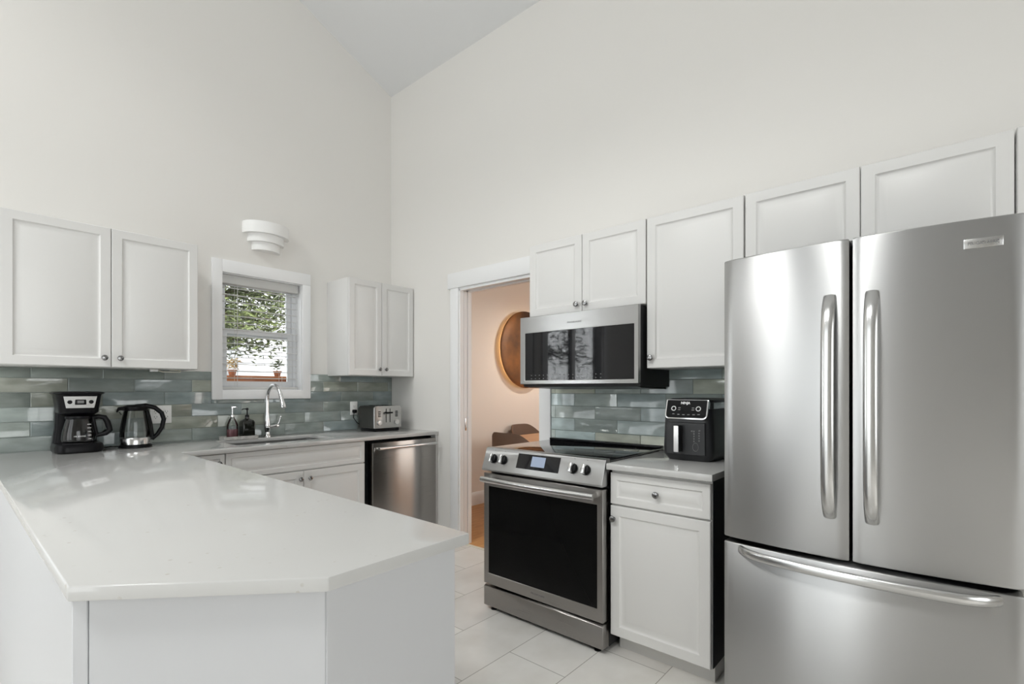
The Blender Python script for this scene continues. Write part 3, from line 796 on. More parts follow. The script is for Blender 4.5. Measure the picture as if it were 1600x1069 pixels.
b.lathe([(0.0, -0.009), (0.007, -0.006), (0.009, 0), (0.007, 0.006), (0, 0.009)], (fxx + 0.095, fy - 0.008, CT + 0.145), 12)
obj('lever_handle', b, 'chrome', t)

# ------------------------------------------------------------------ soap tray and bottles
t = thing('soap_tray', 'pale stone tray holding two soap bottles left of the faucet', 'tray', (-1.36, -0.10, CT))
o = t
b = B().loops([rrect(-1.474, -1.246, -0.155, -0.055, 0.012, CT), rrect(-1.476, -1.244, -0.157, -0.053, 0.012, CT + 0.022), rrect(-1.470, -1.250, -0.151, -0.059, 0.009, CT + 0.022), rrect(-1.468, -1.252, -0.149, -0.061, 0.009, CT + 0.010)])
obj('tray_body', b, 'tray', t)
def pump(par, x, y, z, h, m, yaw):
    b = B(); b.lathe([(0.014, 0), (0.014, 0.012), (0.010, 0.015), (0.004, 0.017), (0.004, h - 0.018), (0.009, h - 0.016), (0.009, h - 0.004), (0.004, h)], (x, y, z), 16)
    b.tube([(x, y, z + h - 0.008), (x + 0.024 * math.cos(yaw), y + 0.024 * math.sin(yaw), z + h - 0.008), (x + 0.034 * math.cos(yaw), y + 0.034 * math.sin(yaw), z + h - 0.014)], 0.0035, 8)
    return obj('pump', b, m, par)
TZ = CT + 0.010
t = thing('soap_bottle', 'clear round soap bottle with pink liquid on the stone tray', 'bottle', (-1.404, -0.105, TZ + 0.0005))
c = (-1.404, -0.105, TZ + 0.0005)
obj('bottle_body', B().lathe([(0.033, 0), (0.036, 0.004), (0.036, 0.075), (0.034, 0.095), (0.022, 0.125), (0.013, 0.140), (0.012, 0.150)], c, 28, cap=False), 'glass', t)
o = obj('liquid', B().lathe([(0.0, 0.002), (0.032, 0.002), (0.0345, 0.006), (0.0345, 0.062), (0.0, 0.062)], c, 28, cap=False), 'pink', t); o['label'] = 'pink soap'
pump(t, c[0], c[1], c[2] + 0.148, 0.075, 'chrome', -0.6)
t = thing('soap_bottle', 'dark square soap bottle with a black pump on the stone tray', 'bottle', (-1.306, -0.105, TZ + 0.0005))
c = (-1.306, -0.105, TZ + 0.0005); hw = 0.041
b = B().loops([rrect(c[0] - hw * k, c[0] + hw * k, c[1] - hw * k, c[1] + hw * k, r, c[2] + z) for k, r, z in ((0.96, 0.008, 0), (1, 0.009, 0.004), (1, 0.009, 0.105), (0.9, 0.015, 0.118), (0.36, 0.0145, 0.130), (0.34, 0.0138, 0.145))])
obj('bottle_body', b, 'amber', t)
pump(t, c[0], c[1], c[2] + 0.143, 0.066, 'black', PI - 0.3)

# ------------------------------------------------------------------ toaster
t = thing('toaster', 'four-slice brushed steel toaster in the corner beside the outlet', 'toaster', (-0.285, -0.235, CT), 0.0, None, True)
tw, td = 0.134, 0.112
def rr_xz(w, z0, z1, r, y, n=5):
    out = []
    for cx, cz, a in ((w - r, z1 - r, 0), (-w + r, z1 - r, PI / 2), (-w + 0.006, z0 + 0.006, PI), (w - 0.006, z0 + 0.006, 1.5 * PI)):
        rr = r if cz == z1 - r else 0.006
        for i in range(n + 1):
            q = a + PI / 2 * i / n; out.append((cx + rr * math.cos(q), y, cz + rr * math.sin(q)))
    return out
obj('body', B().loops([rr_xz(tw, 0.028, 0.212, 0.028, -td + 0.004), rr_xz(tw, 0.028, 0.212, 0.028, td)]), 'toaster', t)
fp = obj('front_panel', B().loops([rr_xz(tw + 0.001, 0.028, 0.213, 0.024, -td + 0.005), rr_xz(tw + 0.001, 0.028, 0.213, 0.024, -td - 0.006), rr_xz(tw - 0.003, 0.032, 0.209, 0.022, -td - 0.009)]), 'toaster_face', t)
obj('base', B().box(-tw + 0.012, tw - 0.012, -td + 0.004, td - 0.006, 0.0, 0.030, 0.006), 'black', t)
b = B()
for x in (-0.088, -0.036, 0.036, 0.088): b.box(x - 0.013, x + 0.013, -td + 0.03, td - 0.02, 0.2105, 0.2135)
obj('slots', b, 'black_void', t)
yf = -td - 0.0095
b = B()
for x in (-0.019, 0.019): b.box(x - 0.003, x + 0.003, yf - 0.0005, yf + 0.001, 0.075, 0.19)
obj('lever_slots', b, 'black_void', fp)
for x in (-0.019, 0.019): obj('lever', B().box(x - 0.017, x + 0.017, yf - 0.022, yf + 0.001, 0.150, 0.163, 0.004), 'black', fp)
for x in (-0.085, 0.085):
    obj('dial', B().lathe([(0.027, 0), (0.027, 0.003), (0.021, 0.005), (0.019, 0.014), (0.0, 0.015)], (x, yf, 0.073), 24, '-y'), 'steel_smooth', fp)
    b = B()
    for k in range(4): b.box(x - 0.012, x + 0.012, yf - 0.0025, yf + 0.001, 0.122 + k * 0.013, 0.130 + k * 0.013, 0.001)
    obj('buttons', b, 'black', fp)
b = B().tube([(-0.12, 0.10, 0.05), (-0.15, 0.108, 0.07), (-0.16, 0.15, 0.11), (-0.128, 0.19, 0.155), (-0.112, 0.196, 0.163)], 0.0035, 8)
obj('power_cord', b, 'black', t)
obj('plug', B().box(-0.130, -0.096, 0.192, 0.224, 0.148, 0.176, 0.006), 'black', t)

# ------------------------------------------------------------------ outlets
def outlet(x0, x1, z0, z1, gangs, label):
    t = thing('wall_outlet', label, 'outlet', ((x0 + x1) / 2, -0.0102, (z0 + z1) / 2), 0, 'wall outlets')
    pl = obj('cover_plate', B().box(x0, x1, -0.0152, -0.0102, z0, z1, 0.002), 'white_plastic', t)
    for g in range(gangs):
        cx = x0 + (x1 - x0) * (g + 0.5) / gangs; zm = (z0 + z1) / 2
        obj('receptacle', B().box(cx - 0.0165, cx + 0.0165, -0.017, -0.0148, zm - 0.034, zm + 0.034, 0.0015), 'white_plastic', pl)
        b = B()
        for dz in (-0.017, 0.017):
            b.box(cx - 0.008, cx - 0.0055, -0.0174, -0.0168, zm + dz - 0.002, zm + dz + 0.007); b.box(cx + 0.0055, cx + 0.008, -0.0174, -0.0168, zm + dz - 0.002, zm + dz + 0.006)
            b.lathe([(0.0026, 0), (0.0026, 0.0006)], (cx, -0.0168, zm + dz - 0.008), 10, '-y')
        obj('slots', b, 'print_dark', pl)
outlet(-1.862, -1.744, 1.043, 1.160, 2, 'white double outlet plate on the tiles behind the electric kettle')
outlet(-0.432, -0.362, 1.044, 1.160, 1, 'white single outlet plate with a black plug beside the toaster')

# ------------------------------------------------------------------ wall sconce
t = thing('wall_sconce', 'white stepped half-round plaster wall light above the window', 'wall light', (-1.135, 0, 2.30))
for nm, R_, z0_, z1_ in (('upper_tier', 0.166, 2.415, 2.499), ('middle_tier', 0.130, 2.358, 2.432), ('lower_tier', 0.101, 2.300, 2.375)):
    d_ = 0.80
    th = 0.008
    o_ = [(R_ * math.cos(PI + PI * i / 32), R_ * d_ * math.sin(PI + PI * i / 32)) for i in range(33)]
    i_ = [((R_ - th) * math.cos(2 * PI - PI * i / 32), (R_ - th) * d_ * math.sin(2 * PI - PI * i / 32)) for i in range(33)]
    b = B().prism([(x - 1.135, y - 0.0005) for x, y in o_ + i_], z0_, z1_)
    b.prism([(x * 0.985 - 1.135, y * 0.985 - 0.0005) for x, y in o_], z0_ + 0.001, z0_ + 0.007)
    obj(nm, b, 'plaster', t)

# ------------------------------------------------------------------ coffee maker
t = thing('coffee_maker', 'black drip coffee maker with a glass carafe on the left end of the worktop', 'coffee maker', (-2.240, -0.165, CT), 0.0, None, True)
def egg(wx, y0, y1, z, r=0.05, n=7, cx=0.0): return [(p[0] + cx, p[1], p[2]) for p in rrect(-wx, wx, y0, y1, r, z, n)]
obj('base', B().loops([egg(0.098, -0.128, 0.10, 0.0, 0.05), egg(0.105, -0.135, 0.10, 0.008, 0.055), egg(0.106, -0.135, 0.10, 0.030, 0.055), egg(0.101, -0.130, 0.10, 0.046, 0.05), egg(0.096, -0.124, 0.10, 0.050, 0.05)]), 'black', t)
obj('warming_plate', B().lathe([(0.068, 0.0), (0.068, 0.004), (0.0, 0.005)], (0, -0.052, 0.050), 28), 'black_matte', t)
obj('column', B().loops([egg(0.098, 0.03, 0.10, 0.045, 0.02), egg(0.088, 0.03, 0.10, 0.13, 0.02), egg(0.086, 0.02, 0.10, 0.235, 0.02)]), 'black', t)
hd = obj('brew_head', B().loops([egg(0.070, -0.090, 0.10, 0.208, 0.045), egg(0.086, -0.108, 0.10, 0.222, 0.05), egg(0.088, -0.112, 0.10, 0.245, 0.05), egg(0.098, -0.122, 0.10, 0.318, 0.055), egg(0.101, -0.126, 0.102, 0.324, 0.055)]), 'black', t)
obj('lid', B().loops([egg(0.104, -0.130, 0.103, 0.3245, 0.055), egg(0.110, -0.135, 0.105, 0.328, 0.058), egg(0.109, -0.134, 0.104, 0.334, 0.058), egg(0.09, -0.115, 0.09, 0.339, 0.05)]), 'black', t)
# silver control plate wraps the front of the head
b = B(); rows = []
def headfront(a, z, off):  # a in -1..1 across the front
    k = (z - 0.245) / (0.318 - 0.245); w = 0.088 + 0.010 * k; yf_ = -0.112 - 0.010 * k
    x = a * (w - 0.006); r = 0.052
    xe = abs(x) - (w - r); y = yf_ + (r - math.sqrt(max(0, r * r - xe * xe)) if xe > 0 else 0)
    return (x, y - off, z)
n = 20
A_ = [-0.78 + 1.56 * i / n for i in range(n + 1)]
loopsq = []
for off in (0.0, 0.003):
    loopsq.append([headfront(a, 0.312 - 0.0 * abs(a), off) for a in A_] + [headfront(a * 0.92, 0.248, off) for a in reversed(A_)])
cpn = obj('control_plate', B().loops(loopsq, True, True), 'steel_smooth', hd)
yq = -0.1205
dpl = obj('display', B().box(-0.024, 0.024, yq - 0.0015, yq + 0.003, 0.266, 0.297, 0.003), 'black', cpn)
obj('display_field', B().box(-0.014, 0.014, yq - 0.0018, yq - 0.001, 0.274, 0.289), 'print_grey', dpl)
for x in (-0.045, 0.045): obj('button', B().lathe([(0.0105, -0.004), (0.0105, 0.003), (0.008, 0.004), (0.0, 0.004)], (x, yq + 0.002, 0.281), 18, '-y'), 'black', cpn)
# carafe
cc = (0, -0.052, 0.0555)
cf = obj('carafe', B().lathe([(0.060, 0.0), (0.071, 0.006), (0.074, 0.022), (0.070, 0.060), (0.060, 0.105), (0.055, 0.125), (0.054, 0.132)], cc, 40, cap=False), 'smoke_glass', t)
obj('carafe_lid', B().lathe([(0.055, 0.130), (0.058, 0.134), (0.057, 0.146), (0.03, 0.150), (0, 0.150)], cc, 32), 'black', cf)
obj('carafe_base', B().lathe([(0.0, 0.001), (0.058, 0.001), (0.069, 0.007), (0.066, 0.012), (0, 0.012)], cc, 32, cap=False), 'steel_smooth', cf)
ha = 0.0
b = B().tube([(0.050, -0.052 - 0.0, 0.190), (0.085, -0.062, 0.196), (0.112, -0.066, 0.190), (0.124, -0.068, 0.165), (0.132, -0.069, 0.135), (0.136, -0.069, 0.118), (0.118, -0.067, 0.098), (0.078, -0.06, 0.088)], [0.010, 0.011, 0.012, 0.012, 0.012, 0.012, 0.011, 0.009], 12, flat=(1.0, 1.2, (0, 1, 0)))
b.tube([(0.062, -0.060, 0.19), (0.068, -0.062, 0.150), (0.078, -0.062, 0.09)], 0.009, 10)
obj('carafe_handle', b, 'black', cf)
b = B()
for k in range(5):
    z = 0.075 + 0.020 * k; r_ = 0.0745 - 0.0009 * max(0, k - 0.5) * 3.3
    b.box(0.030, 0.046, -0.052 - r_ * 0.86 - 0.0006, -0.052 - r_ * 0.86, z, z + 0.0025)
obj('level_marks', b, 'print_white', cf)
obj('lettering', text_bm('MR. COFFEE', 0.010, (-0.004, -0.1272, 0.092), (1, 0, 0), (0, 0, 1), 0.0003, 0.05), 'print_white', cf)
b = B().tube([(0.07, 0.10, 0.03), (0.11, 0.125, 0.07), (0.150, 0.138, 0.104), (0.172, 0.146, 0.106)], 0.003, 8)
obj('power_cord', b, 'black', t)

# ------------------------------------------------------------------ kettle
KX, KY = -1.972, -0.175
t = thing('electric_kettle', 'glass electric kettle with a black handle beside the coffee maker', 'kettle', (KX, KY, CT), 0.0, None, True)
obj('power_base', B().lathe([(0.080, 0), (0.083, 0.004), (0.082, 0.014), (0.074, 0.018), (0.0, 0.018)], (0, 0, 0), 36), 'black', t)
o = obj('steel_band', B().lathe([(0.076, 0.019), (0.079, 0.022), (0.079, 0.058), (0.077, 0.061), (0, 0.061)], (0, 0, 0), 40), 'steel_smooth', t)
gb = obj('glass_body', B().lathe([(0.077, 0.061), (0.078, 0.075), (0.076, 0.110), (0.068, 0.165), (0.060, 0.205), (0.056, 0.225)], (0, 0, 0), 44, cap=False), 'glass', t)
b = B().lathe([(0.057, 0.222), (0.061, 0.228), (0.060, 0.246), (0.045, 0.256), (0.0, 0.258)], (0, 0, 0), 36)
b.loops([[(-0.050, -0.025, 0.224), (-0.050, 0.025, 0.224), (-0.050, 0.022, 0.250), (-0.050, -0.022, 0.250)], [(-0.086, -0.008, 0.226), (-0.086, 0.008, 0.226), (-0.084, 0.007, 0.243), (-0.084, -0.007, 0.243)]])
b.tube([(-0.080, 0, 0.234), (-0.090, 0, 0.215)], [0.008, 0.004], 8)
obj('lid', b, 'black', t)
b = B().tube([(0.0, 0, 0.247), (0.05, -0.008, 0.252), (0.095, -0.016, 0.238), (0.128, -0.022, 0.205), (0.139, -0.024, 0.165), (0.130, -0.022, 0.115), (0.108, -0.018, 0.075), (0.080, -0.012, 0.045)], [0.016, 0.017, 0.016, 0.015, 0.0145, 0.0145, 0.014, 0.013], 14, flat=(1.1, 0.85, (0, 1, 0)))
b.tube([(0.050, -0.008, 0.235), (0.064, -0.010, 0.19), (0.075, -0.012, 0.14), (0.080, -0.012, 0.09), (0.082, -0.012, 0.05)], [0.012, 0.010, 0.009, 0.010, 0.013], 12)
obj('handle', b, 'black', t)
obj('spout_lip', B().tube([(-0.058, 0, 0.205), (-0.072, 0, 0.222)], [0.014, 0.012], 12, cap=False), 'glass', gb)
b = B().tube([(-0.06, 0.06, 0.008), (-0.08, 0.085, 0.004), (-0.11, 0.11, 0.0035), (-0.135, 0.105, 0.0035), (-0.125, 0.085, 0.0035), (-0.10, 0.09, 0.007)], 0.003, 8)
obj('power_cord', b, 'black', t)

# ------------------------------------------------------------------ air fryer
t = thing('air_fryer', 'black air fryer with a bright vertical handle beside the refrigerator', 'air fryer', (-0.20, -2.922, CT), 0.0, None, True)
# local x = world x ; front faces -x ; local y right-to-left
hwy = 0.124; xf = -0.160; xbk = 0.150
def rrl(x0, x1, hy, r, z, n=6): return rrect(x0, x1, -hy, hy, r, z, n)
obj('body', B().loops([rrl(xf + 0.022, xbk, hwy - 0.020, 0.03, 0.0), rrl(xf + 0.004, xbk, hwy, 0.04, 0.028), rrl(xf, xbk, hwy + 0.002, 0.042, 0.06), rrl(xf + 0.004, xbk, hwy - 0.003, 0.042, 0.205), rrl(xf + 0.012, xbk, hwy - 0.010, 0.04, 0.255)]), 'charcoal', t)
o = obj('steel_collar', B().loops([rrl(xf + 0.030, xbk - 0.001, hwy - 0.011, 0.04, 0.2555), rrl(xf + 0.032, xbk - 0.001, hwy - 0.012, 0.04, 0.285)]), 'steel_smooth', t); o['label'] = 'silver band round the top'
obj('lid', B().loops([rrl(xf + 0.024, xbk, hwy - 0.012, 0.04, 0.2855), rrl(xf + 0.026, xbk, hwy - 0.012, 0.04, 0.298), rrl(xf + 0.04, xbk - 0.012, hwy - 0.026, 0.04, 0.306)]), 'charcoal', t)
# tilted control panel with a bright rim
pv = Vector((0.030, 0, 0.100)).normalized(); pu = Vector((0, -1, 0)); pw = pu.cross(pv); pw = pw if pw.x < 0 else -pw
PO = Vector((xf - 0.006, 0, 0.205))
def panelpts(hw_, h0, h1, r, d, n=6):
    out = []
    for cx, cy, a, rr in ((hw_ - 0.004, h1 - 0.004, 0, 0.004), (-hw_ + 0.004, h1 - 0.004, PI / 2, 0.004), (-hw_ + r, h0 + r, PI, r), (hw_ - r, h0 + r, 1.5 * PI, r)):
        for i in range(n + 1):
            q = a + PI / 2 * i / n; s1 = cx + rr * math.cos(q); s2 = cy + rr * math.sin(q)
            out.append(PO + pu * s1 + pv * s2 + pw * d)
    return out
pr = obj('panel_rim', B().loops([panelpts(0.104, 0.0, 0.098, 0.022, -0.02), panelpts(0.104, 0.0, 0.098, 0.022, 0.002), panelpts(0.100, 0.004, 0.096, 0.018, 0.003)]), 'chrome', t); pr['label'] = 'bright rim of the control panel'
pg = obj('control_panel', B().loops([panelpts(0.0985, 0.0055, 0.095, 0.0165, 0.0025), panelpts(0.0985, 0.0055, 0.095, 0.0165, 0.0042)]), 'black_glass', pr)
def onp(a, b_, d=0.0045): return PO + pu * a + pv * b_ + pw * d
obj('lettering', text_bm('NINJA', 0.017, onp(-0.005, 0.080), pu, pv, 0.0004, 0.046, 0.0006), 'print_white', pg)
for a in (-0.062, 0.060):
    rb = B(); pts = [onp(a + 0.0105 * math.cos(2 * PI * i / 20), 0.052 + 0.0105 * math.sin(2 * PI * i / 20), 0.0048) for i in range(21)]
    rb.tube(pts, 0.0022, 6, cap=False); obj('dial_ring', rb, 'print_white', pg)
b = B()
for a, c_ in ((-0.034, 0.056), (-0.034, 0.046), (0.034, 0.056), (0.034, 0.046), (-0.06, 0.024), (-0.035, 0.022), (-0.01, 0.021), (0.015, 0.022), (0.04, 0.023), (0.064, 0.024)):
    q_ = [onp(a - 0.006, c_ - 0.002), onp(a + 0.006, c_ - 0.002), onp(a + 0.006, c_ + 0.002), onp(a - 0.006, c_ + 0.002)]
    b.loops([q_, [p + pw * 0.0004 for p in q_]])
obj('touch_keys', b, 'print_grey', pg)
o = obj('basket_drawer', B().loops([[(xf - 0.0005, y_, z_) for y_, z_ in ((0.098, 0.030), (-0.098, 0.030), (-0.096, 0.190), (0.096, 0.190))], [(xf - 0.005, y_, z_) for y_, z_ in ((0.094, 0.034), (-0.094, 0.034), (-0.092, 0.186), (0.092, 0.186))]]), 'charcoal', t)
h_ = obj('handle', B().box(xf - 0.052, xf - 0.004, 0.014, 0.040, 0.045, 0.176, 0.006), 'charcoal', o)
sh = obj('handle_strip', B().box(xf - 0.0545, xf - 0.050, 0.015, 0.039, 0.047, 0.174, 0.002), 'bright', h_); sh['label'] = 'bright metal strip on the handle'
b = B()
for k in range(3):
    pts = [(xf - 0.0055, -0.050 - 0.014 * math.cos(2 * PI * i / 16) * (1 - 0.28 * k), 0.072 + 0.02 * math.sin(2 * PI * i / 16) * (1 - 0.28 * k)) for i in range(17)]
    if k == 0: b.tube(pts, 0.0012, 6, cap=False)
for k in range(5):
    b.box(xf - 0.0058, xf - 0.005, -0.045, -0.040, 0.096 + 0.012 * k, 0.103 + 0.012 * k); b.box(xf - 0.0058, xf - 0.005, -0.070, -0.064, 0.100 + 0.012 * k, 0.106 + 0.012 * k)
b.box(xf - 0.0058, xf - 0.005, -0.036, -0.028, 0.146, 0.151); b.box(xf - 0.0058, xf - 0.005, -0.073, -0.066, 0.150, 0.155)
obj('drawer_print', b, 'print_grey', o)

# ------------------------------------------------------------------ dining room
t = thing('wall_disc', 'round aged copper wall disc glowing from behind on the dining room wall', 'wall decor', (1.90, 0, 1.745))
def dish(R_, y0, y1): return B().lathe([(0.0, 0.0), (R_ * 0.9, 0.004), (R_, 0.0), (R_, -0.018), (R_ * 0.97, -0.024), (0, -0.024)], (1.90, y0, 1.745), 72, '-y')
ds_ = obj('disc', B().lathe([(0.0, 0.032), (0.35, 0.030), (0.45, 0.024), (0.462, 0.016), (0.462, 0.004), (0.455, 0.0), (0.0, 0.0)], (1.90, -0.055, 1.745), 96, '-y', cap=False), 'bronze', t)
obj('standoff', B().lathe([(0.25, 0.0), (0.25, 0.0545)], (1.90, -0.0005, 1.745), 40, '-y'), 'black_matte', t)
b = B(); pts = [(1.90 + 0.36 * math.cos(2 * PI * i / 60), -0.040, 1.745 + 0.36 * math.sin(2 * PI * i / 60)) for i in range(61)]
b.tube(pts, 0.005, 8, cap=False)
o = obj('light_strip', b, 'led', ds_); o['label'] = 'hidden warm light strip behind the disc'

t = thing('dining_table', 'oak dining table with a thin pointed edge in the room beyond the doorway', 'table', (1.86, -0.76, 0))
prof = []
for i in range(48):
    a = 2 * PI * i / 48; ca, sa = math.cos(a), math.sin(a)
    prof.append((1.86 + 0.90 * math.copysign(abs(ca) ** 0.55, ca), -0.76 + 0.46 * math.copysign(abs(sa) ** 0.55, sa)))
def ring(k, z): return [(1.86 + (x - 1.86) * k, -0.76 + (y + 0.76) * k, z) for x, y in prof]
obj('tabletop', B().loops([ring(0.90, 0.722), ring(0.985, 0.742), ring(1.0, 0.750), ring(0.997, 0.755)]), 'oak', t)
obj('apron', B().loops([ring(0.62, 0.66), ring(0.62, 0.7215)]), 'oak', t)
for sx_, sy_ in ((-1, -1), (-1, 1), (1, -1), (1, 1)):
    obj('leg', B().tube([(1.86 + sx_ * 0.42, -0.76 + sy_ * 0.22, 0.70), (1.86 + sx_ * 0.52, -0.76 + sy_ * 0.28, 0.0)], [0.032, 0.018], 12), 'oak', t)

def chair(loc, rotz, label):
    """barrel chair, opening towards local +y"""
    t = thing('dining_chair', label, 'chair', loc, rotz, 'taupe barrel chairs at the oak table', True)
    rows = []; n = 28
    for (rad, zf) in ((0.255, 0), (0.285, 0), (0.285, 1), (0.278, 2), (0.262, 2), (0.255, 1)):
        row = []
        for i in range(n + 1):
            a = PI + PI * 0.06 + (PI * 0.88) * i / n       # behind the sitter
            a = PI * 1.5 + (i / n - 0.5) * PI * 1.16
            k = 1 - abs(i / n - 0.5) * 2                      # 0 at the arm ends, 1 at the back
            top = 0.635 + 0.215 * (0.5 - 0.5 * math.cos(PI * min(1, k * 1.3)))
            z = 0.44 if zf == 0 else top - 0.012 if zf == 1 else top
            row.append((rad * math.cos(a), rad * math.sin(a) * 0.96, z))
        rows.append(row)
    rows.append(rows[0])
    b = B(); tb = bmesh.new(); V = [[tb.verts.new(p) for p in r] for r in rows[:-1]]
    for k in range(len(V)):
        for i in range(n):
            tb.faces.new((V[k][i], V[k][i + 1], V[(k + 1) % len(V)][i + 1], V[(k + 1) % len(V)][i]))
    for e_ in (0, n): tb.faces.new([V[k][e_] for k in range(len(V))])
    bmesh.ops.recalc_face_normals(tb, faces=tb.faces[:]); b._merge(tb)
    obj('backrest', b, 'fabric', t)
    sr = [[(r_ * 0.25 * math.cos(2 * PI * i / 32), 0.02 + r_ * 0.25 * math.sin(2 * PI * i / 32), z) for i in range(32)] for r_, z in ((0.85, 0.40), (0.98, 0.415), (0.98, 0.455), (0.9, 0.475))]
    obj('seat', B().loops(sr), 'fabric', t)
    for sx_, sy_ in ((-1, -1), (-1, 1), (1, -1), (1, 1)):
        obj('leg', B().tube([(sx_ * 0.14, 0.02 + sy_ * 0.13, 0.41), (sx_ * 0.20, 0.02 + sy_ * 0.19, 0.0)], [0.016, 0.010], 10), 'black_matte', t)
    return t
chair((1.03, -0.70, 0), -PI / 2, 'taupe upholstered dining chair at the near end of the table, back to the doorway')
chair((1.79, -0.288, 0), PI, 'taupe upholstered dining chair on the far side of the table against the wall')

# warm pendant, unseen and added to light the dining room
t = thing('unseen_pendant_lamp', 'unseen small dark pendant lamp added for light over the dining table', 'lamp', (1.95, -1.0, 2.62))
obj('cord', B().tube([(1.95, -1.0, 2.619), (1.95, -1.0, 2.32)], 0.004, 8), 'black', t)
obj('shade', B().lathe([(0.02, 0.14), (0.03, 0.135), (0.11, 0.0), (0.105, 0.0), (0.026, 0.13)], (1.95, -1.0, 2.19), 32, cap=False), 'black_matte', t)
def point(name, loc, power, color, r=0.06):
    d = bpy.data.lights.new(name, 'POINT'); d.energy = power; d.color = color; d.shadow_soft_size = r
    o = bpy.data.objects.new(name, d); COL.objects.link(o); o.location = loc; return o
point('unseen_pendant_bulb', (1.95, -1.0, 2.22), 26, (1.0, 0.90, 0.80), 0.05)
area_light('dining_fill', (2.4, -3.8, 1.6), (2.2, 0, 1.4), 1.8, 1.6, 20, (1.0, 0.95, 0.90))  # added fill lamp; the wall behind it has no window

# ------------------------------------------------------------------ window blind
t = thing('window_blind', 'white horizontal blind with open slats in the window above the sink', 'blind', (-1.15, 0.05, 2.09))
bx0, bx1 = -1.428, -0.874
obj('head_rail', B().box(bx0, bx1, 0.018, 0.082, 2.030, 2.092, 0.002), 'blind', t)
b = B(); z = 2.005; tilt = 0.10
nsl = 14
for k in range(nsl):
    zz = 2.005 - k * 0.0505
    b.loops([[(bx0, 0.026, zz - 0.0035), (bx1, 0.026, zz - 0.0035), (bx1, 0.026, zz - 0.0005), (bx0, 0.026, zz - 0.0005)],
             [(bx0, 0.050, zz), (bx1, 0.050, zz), (bx1, 0.050, zz + 0.003), (bx0, 0.050, zz + 0.003)],
             [(bx0, 0.074, zz - 0.0005), (bx1, 0.074, zz - 0.0005), (bx1, 0.074, zz + 0.0025), (bx0, 0.074, zz + 0.0025)]])
obj('slats', b, 'blind', t)
obj('bottom_rail', B().box(bx0, bx1, 0.028, 0.072, 1.2645, 1.283, 0.003), 'blind', t)
b = B()
for x in (-1.325, -1.00):
    for y in (0.024, 0.076): b.tube([(x, y, 2.03), (x, y, 1.28)], 0.0011, 6)
    b.tube([(x + 0.012, 0.05, 2.03), (x + 0.012, 0.05, 1.28)], 0.0011, 6)
obj('ladder_cords', b, 'blind', t)

# ------------------------------------------------------------------ outside the kitchen window
struct('ground', B().box(-14, 9, 0.2, 14, -0.3, -0.15), 'grass')
t = thing('neighbour_house', 'white lap-sided house wall outside the window', 'house', (1.0, 6.2, -0.15))
b = B()
for k in range(40):
    z = -0.15 + k * 0.16
    if z > 4.4: break
    b.loops([[(-4, 6.0, z), (6, 6.0, z), (6, 6.3, z), (-4, 6.3, z)], [(-4, 6.018, z + 0.16), (6, 6.018, z + 0.16), (6, 6.3, z + 0.16), (-4, 6.3, z + 0.16)]])
obj('siding', b, 'siding', t)
obj('roof', B().loops([[(-4.3, 5.8, 4.52), (6.3, 5.8, 4.52), (6.3, 5.8, 4.60), (-4.3, 5.8, 4.60)], [(-4.3, 7.5, 5.5), (6.3, 7.5, 5.5), (6.3, 7.5, 5.6), (-4.3, 7.5, 5.6)]]), 'grout', t)
# cedar planter shelf with pots
t = thing('planter_rail', 'red-brown cedar rail along the deck outside the window', 'railing', (0.2, 2.55, -0.15))
obj('rail', B().box(-1.6, 1.6, 2.44, 2.60, 1.402, 1.432, 0.004), 'cedar', t)
obj('board', B().box(-1.6, 1.6, 2.47, 2.50, 1.325, 1.398, 0.003), 'cedar', t)
obj('board', B().box(-1.6, 1.6, 2.47, 2.50, 1.22, 1.318, 0.003), 'cedar', t)
for x in (-1.5, -0.05, 1.4): obj('post', B().box(x - 0.045, x + 0.045, 2.505, 2.595, -0.15, 1.40), 'cedar', t)
def leaf_cluster(b, c, r, n, L, rng, flat=1.0):
    bm = b.bm
    for _ in range(n):
        d = Vector((rng.gauss(0, 1), rng.gauss(0, 1), rng.gauss(0, 1) * flat)); d = d.normalized() * (r * rng.random() ** 0.4)
        p = Vector(c) + d; q = Vector((rng.gauss(0, 1), rng.gauss(0, 1), rng.gauss(0, 0.5))).normalized()
        s_ = q.cross(Vector((rng.gauss(0, 1), rng.gauss(0, 1), rng.gauss(0, 1)))).normalized(); l = L * rng.uniform(0.6, 1.2)
        nn = q.cross(s_) * l * 0.08
        v = [bm.verts.new(p), bm.verts.new(p + q * l * 0.45 + s_ * l * 0.14 + nn), bm.verts.new(p + q * l), bm.verts.new(p + q * l * 0.45 - s_ * l * 0.14 + nn)]
        bm.faces.new((v[0], v[1], v[2])); bm.faces.new((v[0], v[2], v[3]))
rng = random.Random(3)
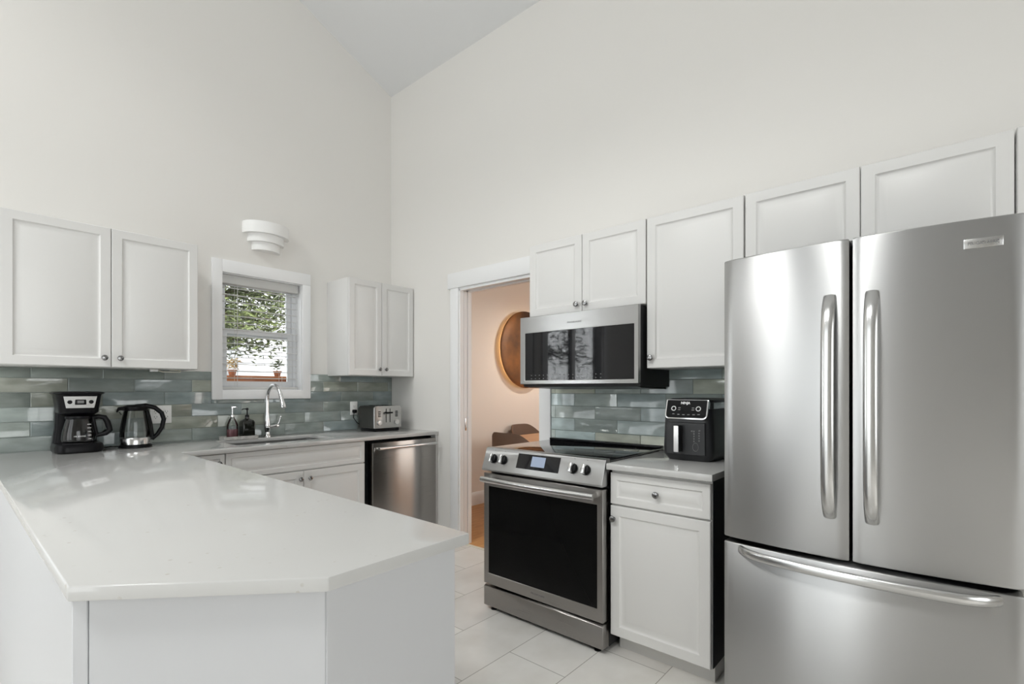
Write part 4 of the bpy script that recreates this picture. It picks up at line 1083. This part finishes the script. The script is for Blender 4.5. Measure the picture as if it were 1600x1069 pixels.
for (px, lab, lf_, n_) in ((-0.47, 'terracotta pot with dry yellowish grass at the left on the cedar rail', 'straw', 90), (0.06, 'terracotta pot with a green plant at the right on the cedar rail', 'leaf', 80)):
    t = thing('potted_plant', lab, 'plant', (px, 2.52, 1.434), 0, 'potted plants on the rail')
    k_ = 0.75
    obj('pot', B().lathe([(0.045 * k_, 0.0), (0.060 * k_, 0.07 * k_), (0.068 * k_, 0.07 * k_), (0.068 * k_, 0.088 * k_), (0.058 * k_, 0.088 * k_), (0.055 * k_, 0.07 * k_), (0.0, 0.07 * k_)], (px, 2.52, 1.4345), 24, cap=False), 'terracotta', t)
    lb = B(); leaf_cluster(lb, (px, 2.52, 1.575), 0.065, n_, 0.06, rng); obj('foliage', lb, lf_, t)
def tree(loc, h, seed, label, boughs, crown, lo, leaves):
    rng = random.Random(seed); x, y, z = loc
    t = thing('tree', label, 'tree', loc, 0, 'trees outside')
    b = B(); lf = B()
    b.tube([(x, y, z), (x + 0.1, y, z + h * 0.4), (x + 0.05, y + 0.1, z + h)], [0.11, 0.08, 0.03], 8)
    for k in range(boughs):
        z0 = z + h * rng.uniform(lo, 0.97); a = rng.uniform(0, 2 * PI); l = rng.uniform(0.5, 1.0) * crown
        p = [(x + 0.05, y, z0)]
        for s_ in range(1, 6):
            q = s_ / 5; p.append((x + math.cos(a) * l * q + rng.gauss(0, 0.05), y + math.sin(a) * l * q + rng.gauss(0, 0.05), z0 + l * (0.35 * q - 0.3 * q * q) + rng.gauss(0, 0.04)))
        b.tube(p, [0.03, 0.024, 0.018, 0.013, 0.009, 0.004], 6)
        for s_ in range(2, 6): leaf_cluster(lf, p[s_], 0.36, leaves, 0.115, rng, 0.6)
    obj('trunk', b, 'bark', t); obj('foliage', lf, 'leaf', t)
tree((-0.35, 4.2, -0.15), 3.6, 11, 'leafy tree filling the upper half of the window view', 34, 1.4, 0.50, 80)
tree((-5.3, 1.75, -0.15), 3.4, 5, 'leafy tree outside the living room side window', 10, 1.0, 0.35, 26)

for o in bpy.data.objects:
    if '_local' in o: del o['_local']
